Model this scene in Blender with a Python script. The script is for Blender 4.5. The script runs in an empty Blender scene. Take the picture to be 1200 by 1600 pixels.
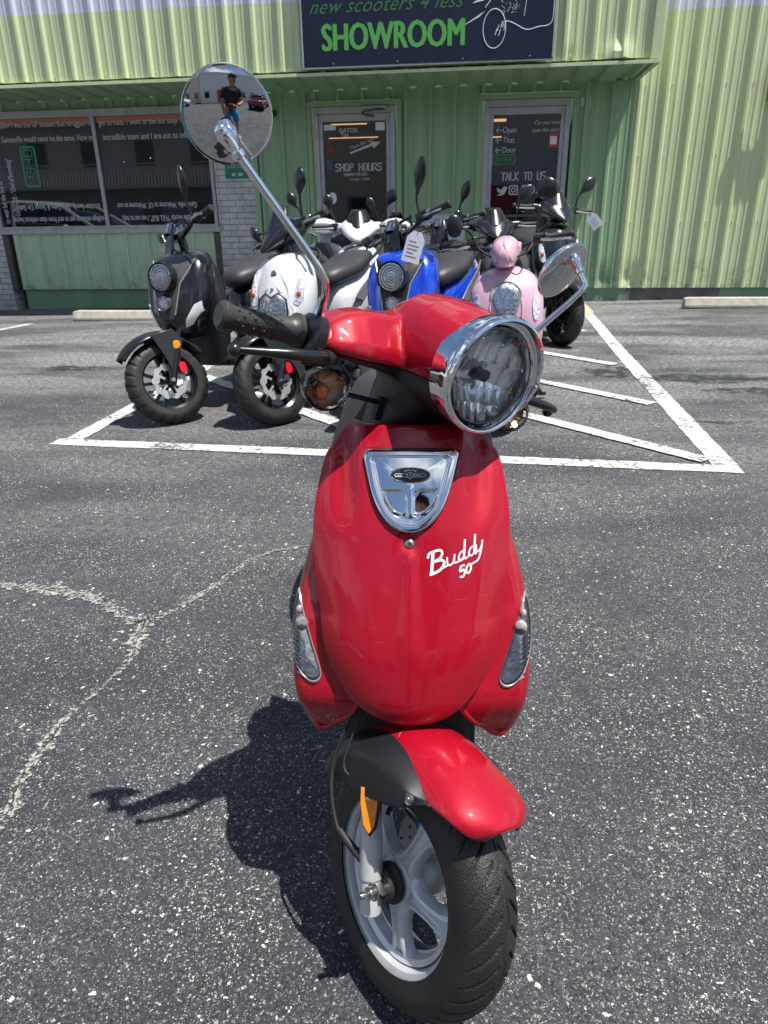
import bpy, bmesh, math, random
from mathutils import Vector, Matrix, noise
from math import sin, cos, pi, radians, sqrt, atan2, exp
random.seed(7)
C = bpy.context.scene.collection
scene = bpy.context.scene
# ------------------------------------------------------------------ camera
CAM_H = 1.05
yaw, pit, rol, FPX = -0.126171148, 0.391221945, -0.0146199463, 1099.06
def _cam():
    f = Vector((sin(yaw)*cos(pit), cos(yaw)*cos(pit), -sin(pit)))
    r = Vector((cos(yaw), -sin(yaw), 0)); u = r.cross(f)
    r2 = r*cos(rol)+u*sin(rol); u2 = -r*sin(rol)+u*cos(rol)
    return r2, u2, f
_r, _u, _f = _cam()
cd = bpy.data.cameras.new('camera'); cam = bpy.data.objects.new('camera', cd); C.objects.link(cam)
m = Matrix((_r, _u, -_f)).transposed().to_4x4(); m.translation = Vector((0, 0, CAM_H)); cam.matrix_world = m
cd.sensor_fit = 'HORIZONTAL'; cd.sensor_width = 36; cd.lens = FPX/1200*36; cd.clip_start = .02; cd.clip_end = 500
cd.dof.use_dof = True; cd.dof.focus_distance = 0.95; cd.dof.aperture_fstop = 30
scene.camera = cam
scene.render.resolution_x = 768; scene.render.resolution_y = 1024
# ------------------------------------------------------------------ light
SUN = Vector((.345, -.125, 1)).normalized()
sl = bpy.data.lights.new('sun', 'SUN'); sl.energy = 5.0; sl.angle = radians(.53); sl.color = (1, .955, .89)
so = bpy.data.objects.new('sun', sl); C.objects.link(so); so.rotation_euler = SUN.to_track_quat('Z', 'Y').to_euler()
w = bpy.data.worlds.new('World'); scene.world = w; w.use_nodes = True
nt = w.node_tree; N = nt.nodes; L = nt.links
bg = N['Background']; bg.inputs[1].default_value = .075
sky = N.new('ShaderNodeTexSky'); sky.sky_type = 'NISHITA'; sky.sun_disc = False
sky.sun_elevation = math.asin(SUN.z); sky.sun_rotation = atan2(SUN.x, SUN.y)
sky.air_density = 1.0; sky.dust_density = .6; sky.ozone_density = 1.6
tc = N.new('ShaderNodeTexCoord'); mp = N.new('ShaderNodeMapping'); mp.inputs['Scale'].default_value = (1, 1, 2.2)
ns = N.new('ShaderNodeTexNoise'); ns.inputs['Scale'].default_value = 2.1; ns.inputs['Detail'].default_value = 9; ns.inputs['Roughness'].default_value = .58
cr = N.new('ShaderNodeValToRGB'); cr.color_ramp.elements[0].position = .52; cr.color_ramp.elements[1].position = .63
mx = N.new('ShaderNodeMix'); mx.data_type = 'RGBA'; mx.inputs['B'].default_value = (8.5, 8.7, 9, 1)
L.new(tc.outputs['Generated'], mp.inputs[0]); L.new(mp.outputs[0], ns.inputs[0]); L.new(ns.outputs[0], cr.inputs[0])
L.new(cr.outputs[0], mx.inputs['Factor']); L.new(sky.outputs[0], mx.inputs['A']); L.new(mx.outputs['Result'], bg.inputs[0])
scene.view_settings.view_transform = 'Standard'; scene.view_settings.look = 'None'
scene.view_settings.exposure = 0.62; scene.view_settings.gamma = 1
scene.render.engine = 'CYCLES'
try:
    scene.cycles.max_bounces = 8; scene.cycles.transmission_bounces = 6; scene.cycles.caustics_reflective = False; scene.cycles.caustics_refractive = False
except Exception: pass
# ------------------------------------------------------------------ materials
def mat(name, col, rough=.5, metal=0, coat=0, **k):
    m = bpy.data.materials.new(name); m.use_nodes = True; b = m.node_tree.nodes['Principled BSDF']
    b.inputs['Base Color'].default_value = (*col, 1); b.inputs['Roughness'].default_value = rough; b.inputs['Metallic'].default_value = metal
    b.inputs['Coat Weight'].default_value = coat; b.inputs['Coat Roughness'].default_value = k.get('coatr', .03)
    if 'trans' in k: b.inputs['Transmission Weight'].default_value = k['trans']; b.inputs['IOR'].default_value = k.get('ior', 1.45)
    if 'emit' in k: b.inputs['Emission Color'].default_value = (*k['emit'], 1); b.inputs['Emission Strength'].default_value = k.get('es', 1)
    if 'spec' in k: b.inputs['Specular IOR Level'].default_value = k['spec']
    t = m.node_tree; nn = t.nodes; ll = t.links
    v = k.get('vary', 0)   # noise variation of colour and roughness
    if v or k.get('bump'):
        co = nn.new('ShaderNodeTexCoord'); n = nn.new('ShaderNodeTexNoise'); n.inputs['Scale'].default_value = k.get('scale', 12); n.inputs['Detail'].default_value = 6
        ll.new(co.outputs['Object'], n.inputs[0])
        if v:
            r = nn.new('ShaderNodeValToRGB'); e = r.color_ramp.elements
            e[0].position = .3; e[1].position = .7
            c2 = k.get('col2')
            e[0].color = (*[max(0, c*(1-v)) for c in col], 1) if not c2 else (*c2, 1); e[1].color = (*[min(1, c*(1+v*.6)) for c in col], 1)
            ll.new(n.outputs[0], r.inputs[0]); ll.new(r.outputs[0], b.inputs['Base Color'])
            mr = nn.new('ShaderNodeMapRange'); mr.inputs[3].default_value = max(0, rough*(1-v*.5)); mr.inputs[4].default_value = min(1, rough*(1+v*.5))
            ll.new(n.outputs[0], mr.inputs[0]); ll.new(mr.outputs[0], b.inputs['Roughness'])
        if k.get('bump'):
            n2 = nn.new('ShaderNodeTexNoise'); n2.inputs['Scale'].default_value = k.get('bscale', 300); n2.inputs['Detail'].default_value = 3
            ll.new(co.outputs['Object'], n2.inputs[0])
            bp = nn.new('ShaderNodeBump'); bp.inputs['Strength'].default_value = k['bump']; bp.inputs['Distance'].default_value = k.get('bd', .001)
            ll.new(n2.outputs[0], bp.inputs['Height']); ll.new(bp.outputs[0], b.inputs['Normal'])
    return m
def paint(name, col, flake=.25, rough=.32):
    return mat(name, col, rough, flake, 1.0, vary=.04, scale=5, bump=.02, bscale=14, bd=.002)
M = {}
def dusty_paint(name, col):
    m = mat(name, col, .42, .15, .85, bump=.02, bscale=14, bd=.002, coatr=.015); t = m.node_tree; nn = t.nodes; ll = t.links; b = nn['Principled BSDF']
    co = nn.new('ShaderNodeTexCoord'); v = nn.new('ShaderNodeTexVoronoi'); v.inputs['Scale'].default_value = 430; ll.new(co.outputs['Object'], v.inputs[0]); b.inputs['Specular IOR Level'].default_value = .15
    lt = nn.new('ShaderNodeMath'); lt.operation = 'LESS_THAN'; lt.inputs[1].default_value = .13; ll.new(v.outputs['Distance'], lt.inputs[0])
    s = nn.new('ShaderNodeSeparateColor'); ll.new(v.outputs['Color'], s.inputs[0]); gt = nn.new('ShaderNodeMath'); gt.operation = 'GREATER_THAN'; gt.inputs[1].default_value = .93; ll.new(s.outputs[0], gt.inputs[0])
    sp = nn.new('ShaderNodeMath'); sp.operation = 'MULTIPLY'; ll.new(lt.outputs[0], sp.inputs[0]); ll.new(gt.outputs[0], sp.inputs[1])
    # fine scratches: stretched noise, thresholded
    mp = nn.new('ShaderNodeMapping'); mp.inputs['Scale'].default_value = (6, 6, 160); mp.inputs['Rotation'].default_value = (.4, .9, .3); ll.new(co.outputs['Object'], mp.inputs[0])
    n = nn.new('ShaderNodeTexNoise'); n.inputs['Scale'].default_value = 3; n.inputs['Detail'].default_value = 2; ll.new(mp.outputs[0], n.inputs[0])
    r = nn.new('ShaderNodeMapRange'); r.inputs[1].default_value = .735; r.inputs[2].default_value = .76; r.inputs[4].default_value = .35; ll.new(n.outputs[0], r.inputs[0])
    mxm = nn.new('ShaderNodeMath'); mxm.operation = 'MAXIMUM'; ll.new(sp.outputs[0], mxm.inputs[0]); ll.new(r.outputs[0], mxm.inputs[1])
    mx = nn.new('ShaderNodeMix'); mx.data_type = 'RGBA'; mx.inputs['A'].default_value = (*col, 1); mx.inputs['B'].default_value = (.55, .30, .28, 1); ll.new(mxm.outputs[0], mx.inputs['Factor']); ll.new(mx.outputs['Result'], b.inputs['Base Color'])
    n2 = nn.new('ShaderNodeTexNoise'); n2.inputs['Scale'].default_value = 7; n2.inputs['Detail'].default_value = 5; ll.new(co.outputs['Object'], n2.inputs[0]); r2 = nn.new('ShaderNodeMapRange'); r2.inputs[1].default_value = .4; r2.inputs[2].default_value = .75; r2.inputs[3].default_value = .01; r2.inputs[4].default_value = .09; ll.new(n2.outputs[0], r2.inputs[0]); ll.new(r2.outputs[0], b.inputs['Coat Roughness'])
    return m
M['red'] = dusty_paint('red_paint', (.36, .0035, .017))
M['black_plastic'] = mat('black_plastic', (.011, .012, .014), .42, vary=.25, scale=8, bump=.15, bscale=900, bd=.0004)
M['satin_black'] = mat('satin_black', (.010, .011, .013), .28, coat=.3, vary=.2)
M['grey_plastic'] = mat('grey_plastic', (.05, .05, .052), .5, vary=.2, bump=.1, bscale=700)
M['rubber'] = mat('rubber', (.022, .021, .020), .62, vary=.35, scale=20, bump=.25, bscale=800, bd=.0006)
M['grip'] = mat('grip_rubber', (.035, .034, .030), .45, vary=.3, scale=30, bump=.3, bscale=500, bd=.0005)
M['chrome'] = mat('chrome', (.86, .88, .90), .035, 1, vary=0)
M['dark_chrome'] = mat('dark_chrome', (.35, .36, .38), .12, 1)
M['mirror_glass'] = mat('mirror_glass', (.62, .64, .67), .02, 1)
M['alloy'] = mat('cast_alloy', (.68, .70, .72), .36, .35, vary=.12, scale=30, bump=.12, bscale=900, bd=.0003)
M['steel'] = mat('steel', (.55, .54, .5), .25, 1, vary=.15, scale=60)
M['disc'] = mat('brake_disc', (.5, .5, .5), .38, .6, vary=.15, scale=40)
def clear(name, col=(1, 1, 1), alpha=.8, rough=.015):
    m = bpy.data.materials.new(name); m.use_nodes = True; t = m.node_tree; nn = t.nodes; ll = t.links
    nn.remove(nn['Principled BSDF']); out = nn['Material Output']
    tr = nn.new('ShaderNodeBsdfTransparent'); tr.inputs[0].default_value = (*col, 1)
    gl = nn.new('ShaderNodeBsdfGlossy'); gl.inputs['Roughness'].default_value = rough
    fr = nn.new('ShaderNodeFresnel'); fr.inputs[0].default_value = 1.5
    ms = nn.new('ShaderNodeMixShader'); ll.new(fr.outputs[0], ms.inputs[0]); ll.new(tr.outputs[0], ms.inputs[1]); ll.new(gl.outputs[0], ms.inputs[2]); ll.new(ms.outputs[0], out.inputs[0])
    return m
M['lens'] = clear('clear_lens', (.93, .94, .95))
M['lens_smoke'] = clear('smoked_clear_lens', (.80, .80, .80))
M['amber'] = mat('amber', (.75, .16, .01), .25, coat=.6, vary=.5, scale=50, col2=(.25, .05, .01))
M['orange'] = mat('orange_reflector', (.95, .30, .01), .22, coat=.5, vary=.15, scale=400, bump=.6, bscale=900, bd=.001)
M['white'] = paint('white_paint', (.66, .68, .70), 0, .25)
M['blue'] = paint('blue_paint', (.006, .06, .62), .3, .25)
M['pink'] = paint('pink_paint', (.66, .40, .52), .05, .35)
M['black'] = paint('black_paint', (.008, .009, .012), 0, .22)
M['matte_black'] = mat('dark_black_paint', (.009, .010, .013), .24, coat=.5, vary=.15)
M['green'] = paint('green_paint', (.03, .30, .05), .2, .25)
M['silver'] = mat('silver_paint', (.45, .46, .47), .3, .6, vary=.1)
M['seat'] = mat('seat_vinyl', (.030, .030, .034), .5, vary=.25, scale=10, bump=.3, bscale=260, bd=.001)
M['caliper'] = mat('red_caliper', (.65, .01, .03), .3, .2)
M['red_lens'] = mat('red_lens', (.28, .01, .01), .15, coat=.8)
M['decal'] = mat('white_decal', (.82, .83, .84), .35)
M['blue_tip'] = mat('blue_tip', (.02, .20, .60), .35)
M['paper'] = mat('paper_tag', (.72, .74, .82), .6, vary=.08, scale=30)
M['ink'] = mat('ink', (.07, .08, .11), .6)
# ------------------------------------------------------------------ mesh tools
class MB:
    def __init__(s, xf=None): s.v = []; s.f = []; s.xf = xf
    def add(s, vs, fs):
        b = len(s.v)
        for p in vs:
            p = Vector(p); s.v.append(s.xf(p) if s.xf else p)
        s.f += [tuple(i+b for i in f) for f in fs]; return s
    def box(s, c, h, rz=0, mt=None):
        vs = [Vector((x*h[0], y*h[1], z*h[2])) for x in (-1, 1) for y in (-1, 1) for z in (-1, 1)]
        R = mt if mt is not None else Matrix.Rotation(rz, 3, 'Z')
        return s.add([R @ v+Vector(c) for v in vs], [(0, 1, 3, 2), (4, 6, 7, 5), (0, 4, 5, 1), (2, 3, 7, 6), (0, 2, 6, 4), (1, 5, 7, 3)])
    def b2(s, x0, x1, y0, y1, z0, z1): return s.box(((x0+x1)/2, (y0+y1)/2, (z0+z1)/2), (abs(x1-x0)/2, abs(y1-y0)/2, abs(z1-z0)/2))
    def rings(s, R, closed=True, caps=True):
        n = len(R[0]); vs = [p for r in R for p in r]; fs = []
        for i in range(len(R)-1):
            for j in range(n if closed else n-1):
                k = (j+1) % n; fs.append((i*n+j, i*n+k, (i+1)*n+k, (i+1)*n+j))
        if caps and closed: fs.append(tuple(range(n))[::-1]); fs.append(tuple((len(R)-1)*n+j for j in range(n)))
        return s.add(vs, fs)
    def tube(s, pts, r, n=12, caps=True):
        pts = [Vector(p) for p in pts]; rs = r if isinstance(r, (list, tuple)) else [r]*len(pts)
        R = []; up = None
        for i, p in enumerate(pts):
            d = (pts[min(i+1, len(pts)-1)]-pts[max(i-1, 0)]).normalized()
            if up is None:
                up = Vector((0, 0, 1)) if abs(d.z) < .9 else Vector((0, 1, 0))
            a = d.cross(up).normalized(); up = a.cross(d)
            R.append([p+(a*cos(t)+up*sin(t))*rs[i] for t in [2*pi*k/n for k in range(n)]])
        return s.rings(R, True, caps)
    def lathe(s, prof, c, ax, n=32, closed=False, caps=False, sq=(1, 1)):
        ax = Vector(ax).normalized(); a = (Vector((0, 0, 1)).cross(ax)); a = a.normalized() if a.length > 1e-4 else Vector((1, 0, 0)); b = ax.cross(a); c = Vector(c)
        R = [[c+ax*h+(a*cos(t)*sq[0]+b*sin(t)*sq[1])*r for t in [2*pi*k/n for k in range(n)]] for r, h in prof]
        if closed: R.append(R[0])
        return s.rings(R, True, caps)
    def ell(s, c, r, n=16, mt=None):
        R = []
        for i in range(n//2+1):
            t = pi*i/(n//2)
            q = [Vector((r[0]*sin(t)*cos(2*pi*k/n), r[1]*sin(t)*sin(2*pi*k/n), r[2]*cos(t))) for k in range(n)]
            R.append([((mt @ p) if mt is not None else p)+Vector(c) for p in q])
        return s.rings(R, True, False)
    def grid(s, fn, nu, nv, cu=False):
        vs = [fn(i/(nu if cu else nu-1), j/(nv-1)) for j in range(nv) for i in range(nu)]
        fs = []
        for j in range(nv-1):
            for i in range(nu if cu else nu-1):
                k = (i+1) % nu; fs.append((j*nu+i, j*nu+k, (j+1)*nu+k, (j+1)*nu+i))
        return s.add(vs, fs)
    def se(s, secs, axis='y', n=20, caps=True):
        # superellipse loft: secs = (pos, c1, c2, h1, h2[, exp]); axis y: c=(x,z), axis x: c=(y,z), axis z: c=(x,y)
        R = []
        for q in secs:
            e = q[5] if len(q) > 5 else 2.5; r = []
            for k in range(n):
                t = 2*pi*k/n; a = math.copysign(abs(cos(t))**(2/e), cos(t))*q[3]+q[1]; b = math.copysign(abs(sin(t))**(2/e), sin(t))*q[4]+q[2]
                r.append({'y': (a, q[0], b), 'x': (q[0], a, b), 'z': (a, b, q[0])}[axis])
            R.append(r)
        return s.rings(R, True, caps)
    def prism(s, poly, y0, y1, fr=None):
        n = len(poly); f = fr or (lambda a, b, d: (a, d, b))
        return s.add([f(a, b, y0) for a, b in poly]+[f(a, b, y1) for a, b in poly], [tuple(range(n)), tuple(range(2*n-1, n-1, -1))]+[(i, (i+1) % n+0, (i+1) % n+n, i+n) for i in range(n)])
def smooth_path(pts, n=6):
    pts = [Vector(p) for p in pts]; o = []
    for i in range(len(pts)-1):
        p0 = pts[max(i-1, 0)]; p1 = pts[i]; p2 = pts[i+1]; p3 = pts[min(i+2, len(pts)-1)]
        for k in range(n):
            t = k/n; o.append(.5*((2*p1)+(p2-p0)*t+(2*p0-5*p1+4*p2-p3)*t*t+(3*p1-p0-3*p2+p3)*t**3))
    o.append(pts[-1]); return o
def mesh_of(mb, name):
    me = bpy.data.meshes.new(name); me.from_pydata([tuple(v) for v in mb.v], [], mb.f); me.validate()
    bm = bmesh.new(); bm.from_mesh(me); bmesh.ops.remove_doubles(bm, verts=bm.verts, dist=1e-6); bmesh.ops.recalc_face_normals(bm, faces=bm.faces); bm.to_mesh(me); bm.free(); return me
def ob(name, mb, m, parent=None, smooth=True, bev=0, sub=0, solid=0, ang=38, label=None):
    me = mb if isinstance(mb, bpy.types.Mesh) else mesh_of(mb, name)
    me.materials.clear(); me.materials.append(M[m] if isinstance(m, str) else m)
    o = bpy.data.objects.new(name, me); C.objects.link(o)
    if parent: o.parent = parent
    if solid: md = o.modifiers.new('s', 'SOLIDIFY'); md.thickness = abs(solid); md.offset = -1 if solid > 0 else 1
    if bev: md = o.modifiers.new('b', 'BEVEL'); md.width = bev; md.segments = 2; md.limit_method = 'ANGLE'; md.angle_limit = radians(40)
    if sub: md = o.modifiers.new('u', 'SUBSURF'); md.levels = sub; md.render_levels = sub
    if smooth:
        for p in me.polygons: p.use_smooth = True
        if not sub:
            try: me.set_sharp_from_angle(angle=radians(ang))
            except Exception: pass
    if label: o['label'] = label
    return o
def thing(name, label, cat, loc=(0, 0, 0), rz=0, group=None):
    o = bpy.data.objects.new(name, None); C.objects.link(o); o.location = loc; o.rotation_euler = (0, 0, rz); o.empty_display_size = .1
    o['label'] = label; o['category'] = cat
    if group: o['group'] = group
    return o
def tag(o, label, cat, group=None):
    o['label'] = label; o['category'] = cat
    if group: o['group'] = group
    return o
def struct(o): o['kind'] = 'structure'; return o
def blob(mb, voxel=.006, it=6, fac=.5):
    # organic union of overlapping closed lofts
    me = mesh_of(mb, 'blob'); o = bpy.data.objects.new('blob', me); C.objects.link(o)
    md = o.modifiers.new('r', 'REMESH'); md.mode = 'VOXEL'; md.voxel_size = voxel
    md = o.modifiers.new('s', 'SMOOTH'); md.iterations = it; md.factor = fac
    dg = bpy.context.evaluated_depsgraph_get(); e = o.evaluated_get(dg); r = bpy.data.meshes.new_from_object(e)
    bpy.data.objects.remove(o); bpy.data.meshes.remove(me); return r
def cut(me, co, no, keep_in=False):
    bm = bmesh.new(); bm.from_mesh(me); g = bm.verts[:]+bm.edges[:]+bm.faces[:]
    bmesh.ops.bisect_plane(bm, geom=g, plane_co=co, plane_no=no, clear_outer=not keep_in, clear_inner=keep_in)
    r = bpy.data.meshes.new('cut'); bm.to_mesh(r); bm.free(); return r
def text_mesh(s, size, ext=.0008, align='LEFT', shear=0, bold=0, sp=1.0, xs=1.0):
    cu = bpy.data.curves.new('t', 'FONT'); cu.body = s; cu.size = size; cu.extrude = ext; cu.align_x = align; cu.shear = shear; cu.offset = bold; cu.space_character = sp; cu.resolution_u = 3
    o = bpy.data.objects.new('t', cu); C.objects.link(o); dg = bpy.context.evaluated_depsgraph_get()
    me = bpy.data.meshes.new_from_object(o.evaluated_get(dg)); bpy.data.objects.remove(o); bpy.data.curves.remove(cu)
    if xs != 1:
        for v in me.vertices: v.co.x *= xs
    return me
def text_on(mb, s, size, org, ex, ey, **k):
    # adds text as mesh into mb; org = point of baseline start, ex/ey = unit vectors
    me = text_mesh(s, size, **k); org = Vector(org); ex = Vector(ex); ey = Vector(ey); ez = ex.cross(ey)
    mb.add([org+ex*v.co.x+ey*v.co.y+ez*v.co.z for v in me.vertices], [tuple(p.vertices) for p in me.polygons]); bpy.data.meshes.remove(me)
def lerp(x, xs, ys):
    if x <= xs[0]: return ys[0]
    for i in range(len(xs)-1):
        if x <= xs[i+1]: t = (x-xs[i])/(xs[i+1]-xs[i]); return ys[i]+(ys[i+1]-ys[i])*t
    return ys[-1]
def crom(x, xs, ys):
    # smooth interpolation (monotone-ish cubic)
    n = len(xs)
    if x <= xs[0]: return ys[0]
    if x >= xs[-1]: return ys[-1]
    for i in range(n-1):
        if x <= xs[i+1]:
            h = xs[i+1]-xs[i]; t = (x-xs[i])/h
            d = lambda j: (ys[min(j+1, n-1)]-ys[max(j-1, 0)])/(xs[min(j+1, n-1)]-xs[max(j-1, 0)])
            a, b = d(i)*h, d(i+1)*h
            return (2*t**3-3*t*t+1)*ys[i]+(t**3-2*t*t+t)*a+(-2*t**3+3*t*t)*ys[i+1]+(t**3-t*t)*b
def sst(x, a, b):
    t = max(0, min(1, (x-a)/(b-a))); return t*t*(3-2*t)
def gz(x, y): return .0135*(max(-9, min(9, x))+1.7)*sst(y, 5.5, 9.2)
# ------------------------------------------------------------------ ground
def asphalt():
    m = bpy.data.materials.new('asphalt'); m.use_nodes = True; t = m.node_tree; nn = t.nodes; ll = t.links; b = nn['Principled BSDF']
    co = nn.new('ShaderNodeTexCoord')
    def noise_(scale, det=5, rough=.6, vec=None, dist=0):
        n = nn.new('ShaderNodeTexNoise'); n.inputs['Scale'].default_value = scale; n.inputs['Detail'].default_value = det; n.inputs['Roughness'].default_value = rough; n.inputs['Distortion'].default_value = dist
        ll.new(vec or co.outputs['Object'], n.inputs[0]); return n.outputs[0]
    def ramp(src, p0, p1, c0=(0, 0, 0, 1), c1=(1, 1, 1, 1)):
        r = nn.new('ShaderNodeValToRGB'); e = r.color_ramp.elements; e[0].position = p0; e[1].position = p1; e[0].color = c0; e[1].color = c1; ll.new(src, r.inputs[0]); return r.outputs[0]
    def math_(op, a, c):
        n = nn.new('ShaderNodeMath'); n.operation = op
        for i, q in enumerate((a, c)):
            if isinstance(q, (int, float)): n.inputs[i].default_value = q
            else: ll.new(q, n.inputs[i])
        return n.outputs[0]
    def mix(f, a, c):
        n = nn.new('ShaderNodeMix'); n.data_type = 'RGBA'; ll.new(f, n.inputs['Factor'])
        for k, q in (('A', a), ('B', c)):
            if isinstance(q, tuple): n.inputs[k].default_value = q
            else: ll.new(q, n.inputs[k])
        return n.outputs['Result']
    mp = nn.new('ShaderNodeMapping'); mp.inputs['Scale'].default_value = (.55, 1.9, 1); ll.new(co.outputs['Object'], mp.inputs[0]); st = mp.outputs[0]
    base = mix(ramp(noise_(1.1, 7), .3, .72), (.032, .036, .043, 1), (.068, .074, .084, 1))
    base = mix(ramp(noise_(170, 3), .42, .62), base, (.016, .018, .021, 1))
    # worn pale dusty areas, more in the far part of the lot
    sep = nn.new('ShaderNodeSeparateXYZ'); ll.new(co.outputs['Object'], sep.inputs[0])
    far = nn.new('ShaderNodeMapRange'); far.inputs[1].default_value = 1.5; far.inputs[2].default_value = 6; ll.new(sep.outputs['Y'], far.inputs[0])
    worn = math_('MULTIPLY', ramp(noise_(.9, 8, .62, st, .3), .41, .58), math_('ADD', far.outputs[0], .10))
    wornf = math_('MULTIPLY', worn, ramp(noise_(34, 6, .75), .40, .60))
    base = mix(wornf, base, (.27, .27, .265, 1))
    def chips(scale, thr, size, warp):
        wv = nn.new('ShaderNodeTexNoise'); wv.inputs['Scale'].default_value = scale*1.2; wv.inputs['Detail'].default_value = 2; ll.new(co.outputs['Object'], wv.inputs[0])
        va = nn.new('ShaderNodeVectorMath'); va.operation = 'SCALE'; va.inputs['Scale'].default_value = warp/scale; ll.new(wv.outputs['Color'], va.inputs[0])
        vb = nn.new('ShaderNodeVectorMath'); vb.operation = 'ADD'; ll.new(va.outputs[0], vb.inputs[0]); ll.new(co.outputs['Object'], vb.inputs[1])
        v = nn.new('ShaderNodeTexVoronoi'); v.inputs['Scale'].default_value = scale; ll.new(vb.outputs[0], v.inputs[0])
        s2 = nn.new('ShaderNodeSeparateColor'); ll.new(v.outputs['Color'], s2.inputs[0])
        pick = math_('GREATER_THAN', s2.outputs[0], thr); near = math_('LESS_THAN', v.outputs['Distance'], math_('MULTIPLY', s2.outputs[1], size))
        return math_('MULTIPLY', pick, near), s2.outputs[2]
    dens = ramp(noise_(3.2, 5, .6), .34, .60)
    c1, k1 = chips(380, .52, .58, 2.2); c2, k2 = chips(205, .76, .55, 2.0); c3, k3 = chips(95, .955, .42, 1.6)
    c1 = math_('MULTIPLY', c1, math_('ADD', math_('MULTIPLY', dens, .65), .35))
    c2 = math_('MULTIPLY', c2, math_('ADD', math_('MULTIPLY', dens, .75), .25))
    base = mix(c1, base, mix(k1, (.14, .14, .14, 1), (.62, .61, .59, 1)))
    base = mix(c2, base, mix(k2, (.30, .30, .29, 1), (.86, .84, .80, 1)))
    base = mix(c3, base, (.80, .77, .72, 1))
    ll.new(base, b.inputs['Base Color'])
    b.inputs['Roughness'].default_value = .78; b.inputs['Specular IOR Level'].default_value = .4
    h = math_('ADD', noise_(140, 4, .65), math_('MULTIPLY', noise_(420, 2), .45)); h = math_('ADD', h, math_('MULTIPLY', c2, .25))
    bp = nn.new('ShaderNodeBump'); bp.inputs['Strength'].default_value = 1; bp.inputs['Distance'].default_value = .006; ll.new(h, bp.inputs['Height']); ll.new(bp.outputs[0], b.inputs['Normal'])
    return m
M['asphalt'] = asphalt()
def worn_paint(name, col, bare=(.07, .073, .078), th=(.36, .46)):
    m = bpy.data.materials.new(name); m.use_nodes = True; t = m.node_tree; nn = t.nodes; ll = t.links; b = nn['Principled BSDF']
    co = nn.new('ShaderNodeTexCoord'); n = nn.new('ShaderNodeTexNoise'); n.inputs['Scale'].default_value = 38; n.inputs['Detail'].default_value = 8; n.inputs['Roughness'].default_value = .72
    n3 = nn.new('ShaderNodeTexNoise'); n3.inputs['Scale'].default_value = 3; n3.inputs['Detail'].default_value = 3; ll.new(co.outputs['Object'], n3.inputs[0])
    ll.new(co.outputs['Object'], n.inputs[0]); a = nn.new('ShaderNodeMath'); a.operation = 'MULTIPLY_ADD'; a.inputs[1].default_value = .5; ll.new(n3.outputs[0], a.inputs[0]); 
    s = nn.new('ShaderNodeMath'); s.operation = 'SUBTRACT'; s.inputs[1].default_value = .25; ll.new(n.outputs[0], s.inputs[0]); ll.new(s.outputs[0], a.inputs[2])
    r = nn.new('ShaderNodeValToRGB'); e = r.color_ramp.elements; e[0].position = th[0]; e[1].position = th[1]; e[0].color = (*bare, 1); e[1].color = (*col, 1)
    ll.new(a.outputs[0], r.inputs[0]); ll.new(r.outputs[0], b.inputs['Base Color']); b.inputs['Roughness'].default_value = .7
    bp = nn.new('ShaderNodeBump'); bp.inputs['Strength'].default_value = .5; bp.inputs['Distance'].default_value = .003; ll.new(n.outputs[0], bp.inputs['Height']); ll.new(bp.outputs[0], b.inputs['Normal'])
    return m
M['line'] = worn_paint('road_paint', (.54, .54, .52), th=(.395, .455)); M['line_yellow'] = worn_paint('yellow_road_paint', (.62, .45, .25))
M['crackfill'] = mat('crack_rubble', (.34, .33, .31), .9, vary=.35, scale=90, bump=.9, bscale=160, bd=.004)
t_ = M['crackfill'].node_tree; n_ = t_.nodes.new('ShaderNodeTexNoise'); n_.inputs['Scale'].default_value = 95; n_.inputs['Detail'].default_value = 6; n_.inputs['Roughness'].default_value = .75; c_ = t_.nodes.new('ShaderNodeTexCoord'); r_ = t_.nodes.new('ShaderNodeMapRange')
r_.inputs[1].default_value = .46; r_.inputs[2].default_value = .54; t_.links.new(c_.outputs['Object'], n_.inputs[0]); t_.links.new(n_.outputs[0], r_.inputs[0]); t_.links.new(r_.outputs[0], t_.nodes['Principled BSDF'].inputs['Alpha'])
M['crackdark'] = mat('crack_gap', (.012, .012, .013), .9)
M['puddle'] = mat('wet_asphalt', (.020, .025, .023), .42, bump=.5, bscale=120, bd=.004)
t_ = M['puddle'].node_tree; n_ = t_.nodes.new('ShaderNodeTexNoise'); n_.inputs['Scale'].default_value = 9; n_.inputs['Detail'].default_value = 8; n_.inputs['Roughness'].default_value = .72; c_ = t_.nodes.new('ShaderNodeTexCoord'); r_ = t_.nodes.new('ShaderNodeMapRange')
r_.inputs[1].default_value = .42; r_.inputs[2].default_value = .60; r_.inputs[4].default_value = .85; t_.links.new(c_.outputs['Object'], n_.inputs[0]); t_.links.new(n_.outputs[0], r_.inputs[0]); t_.links.new(r_.outputs[0], t_.nodes['Principled BSDF'].inputs['Alpha'])
xs_ = [-60, -30, -15]+[-9+.6*i for i in range(31)]+[15, 30, 60]; ys_ = [-60, -30, -12, -4, 0, 2, 4]+[5.4+.4*i for i in range(12)]+[14, 30, 60]
g = MB(); g.v = [Vector((x, y, gz(x, y))) for y in ys_ for x in xs_]; nx = len(xs_)
g.f = [(j*nx+i, j*nx+i+1, (j+1)*nx+i+1, (j+1)*nx+i) for j in range(len(ys_)-1) for i in range(nx-1)]
struct(ob('parking_lot', g, 'asphalt'))
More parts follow.
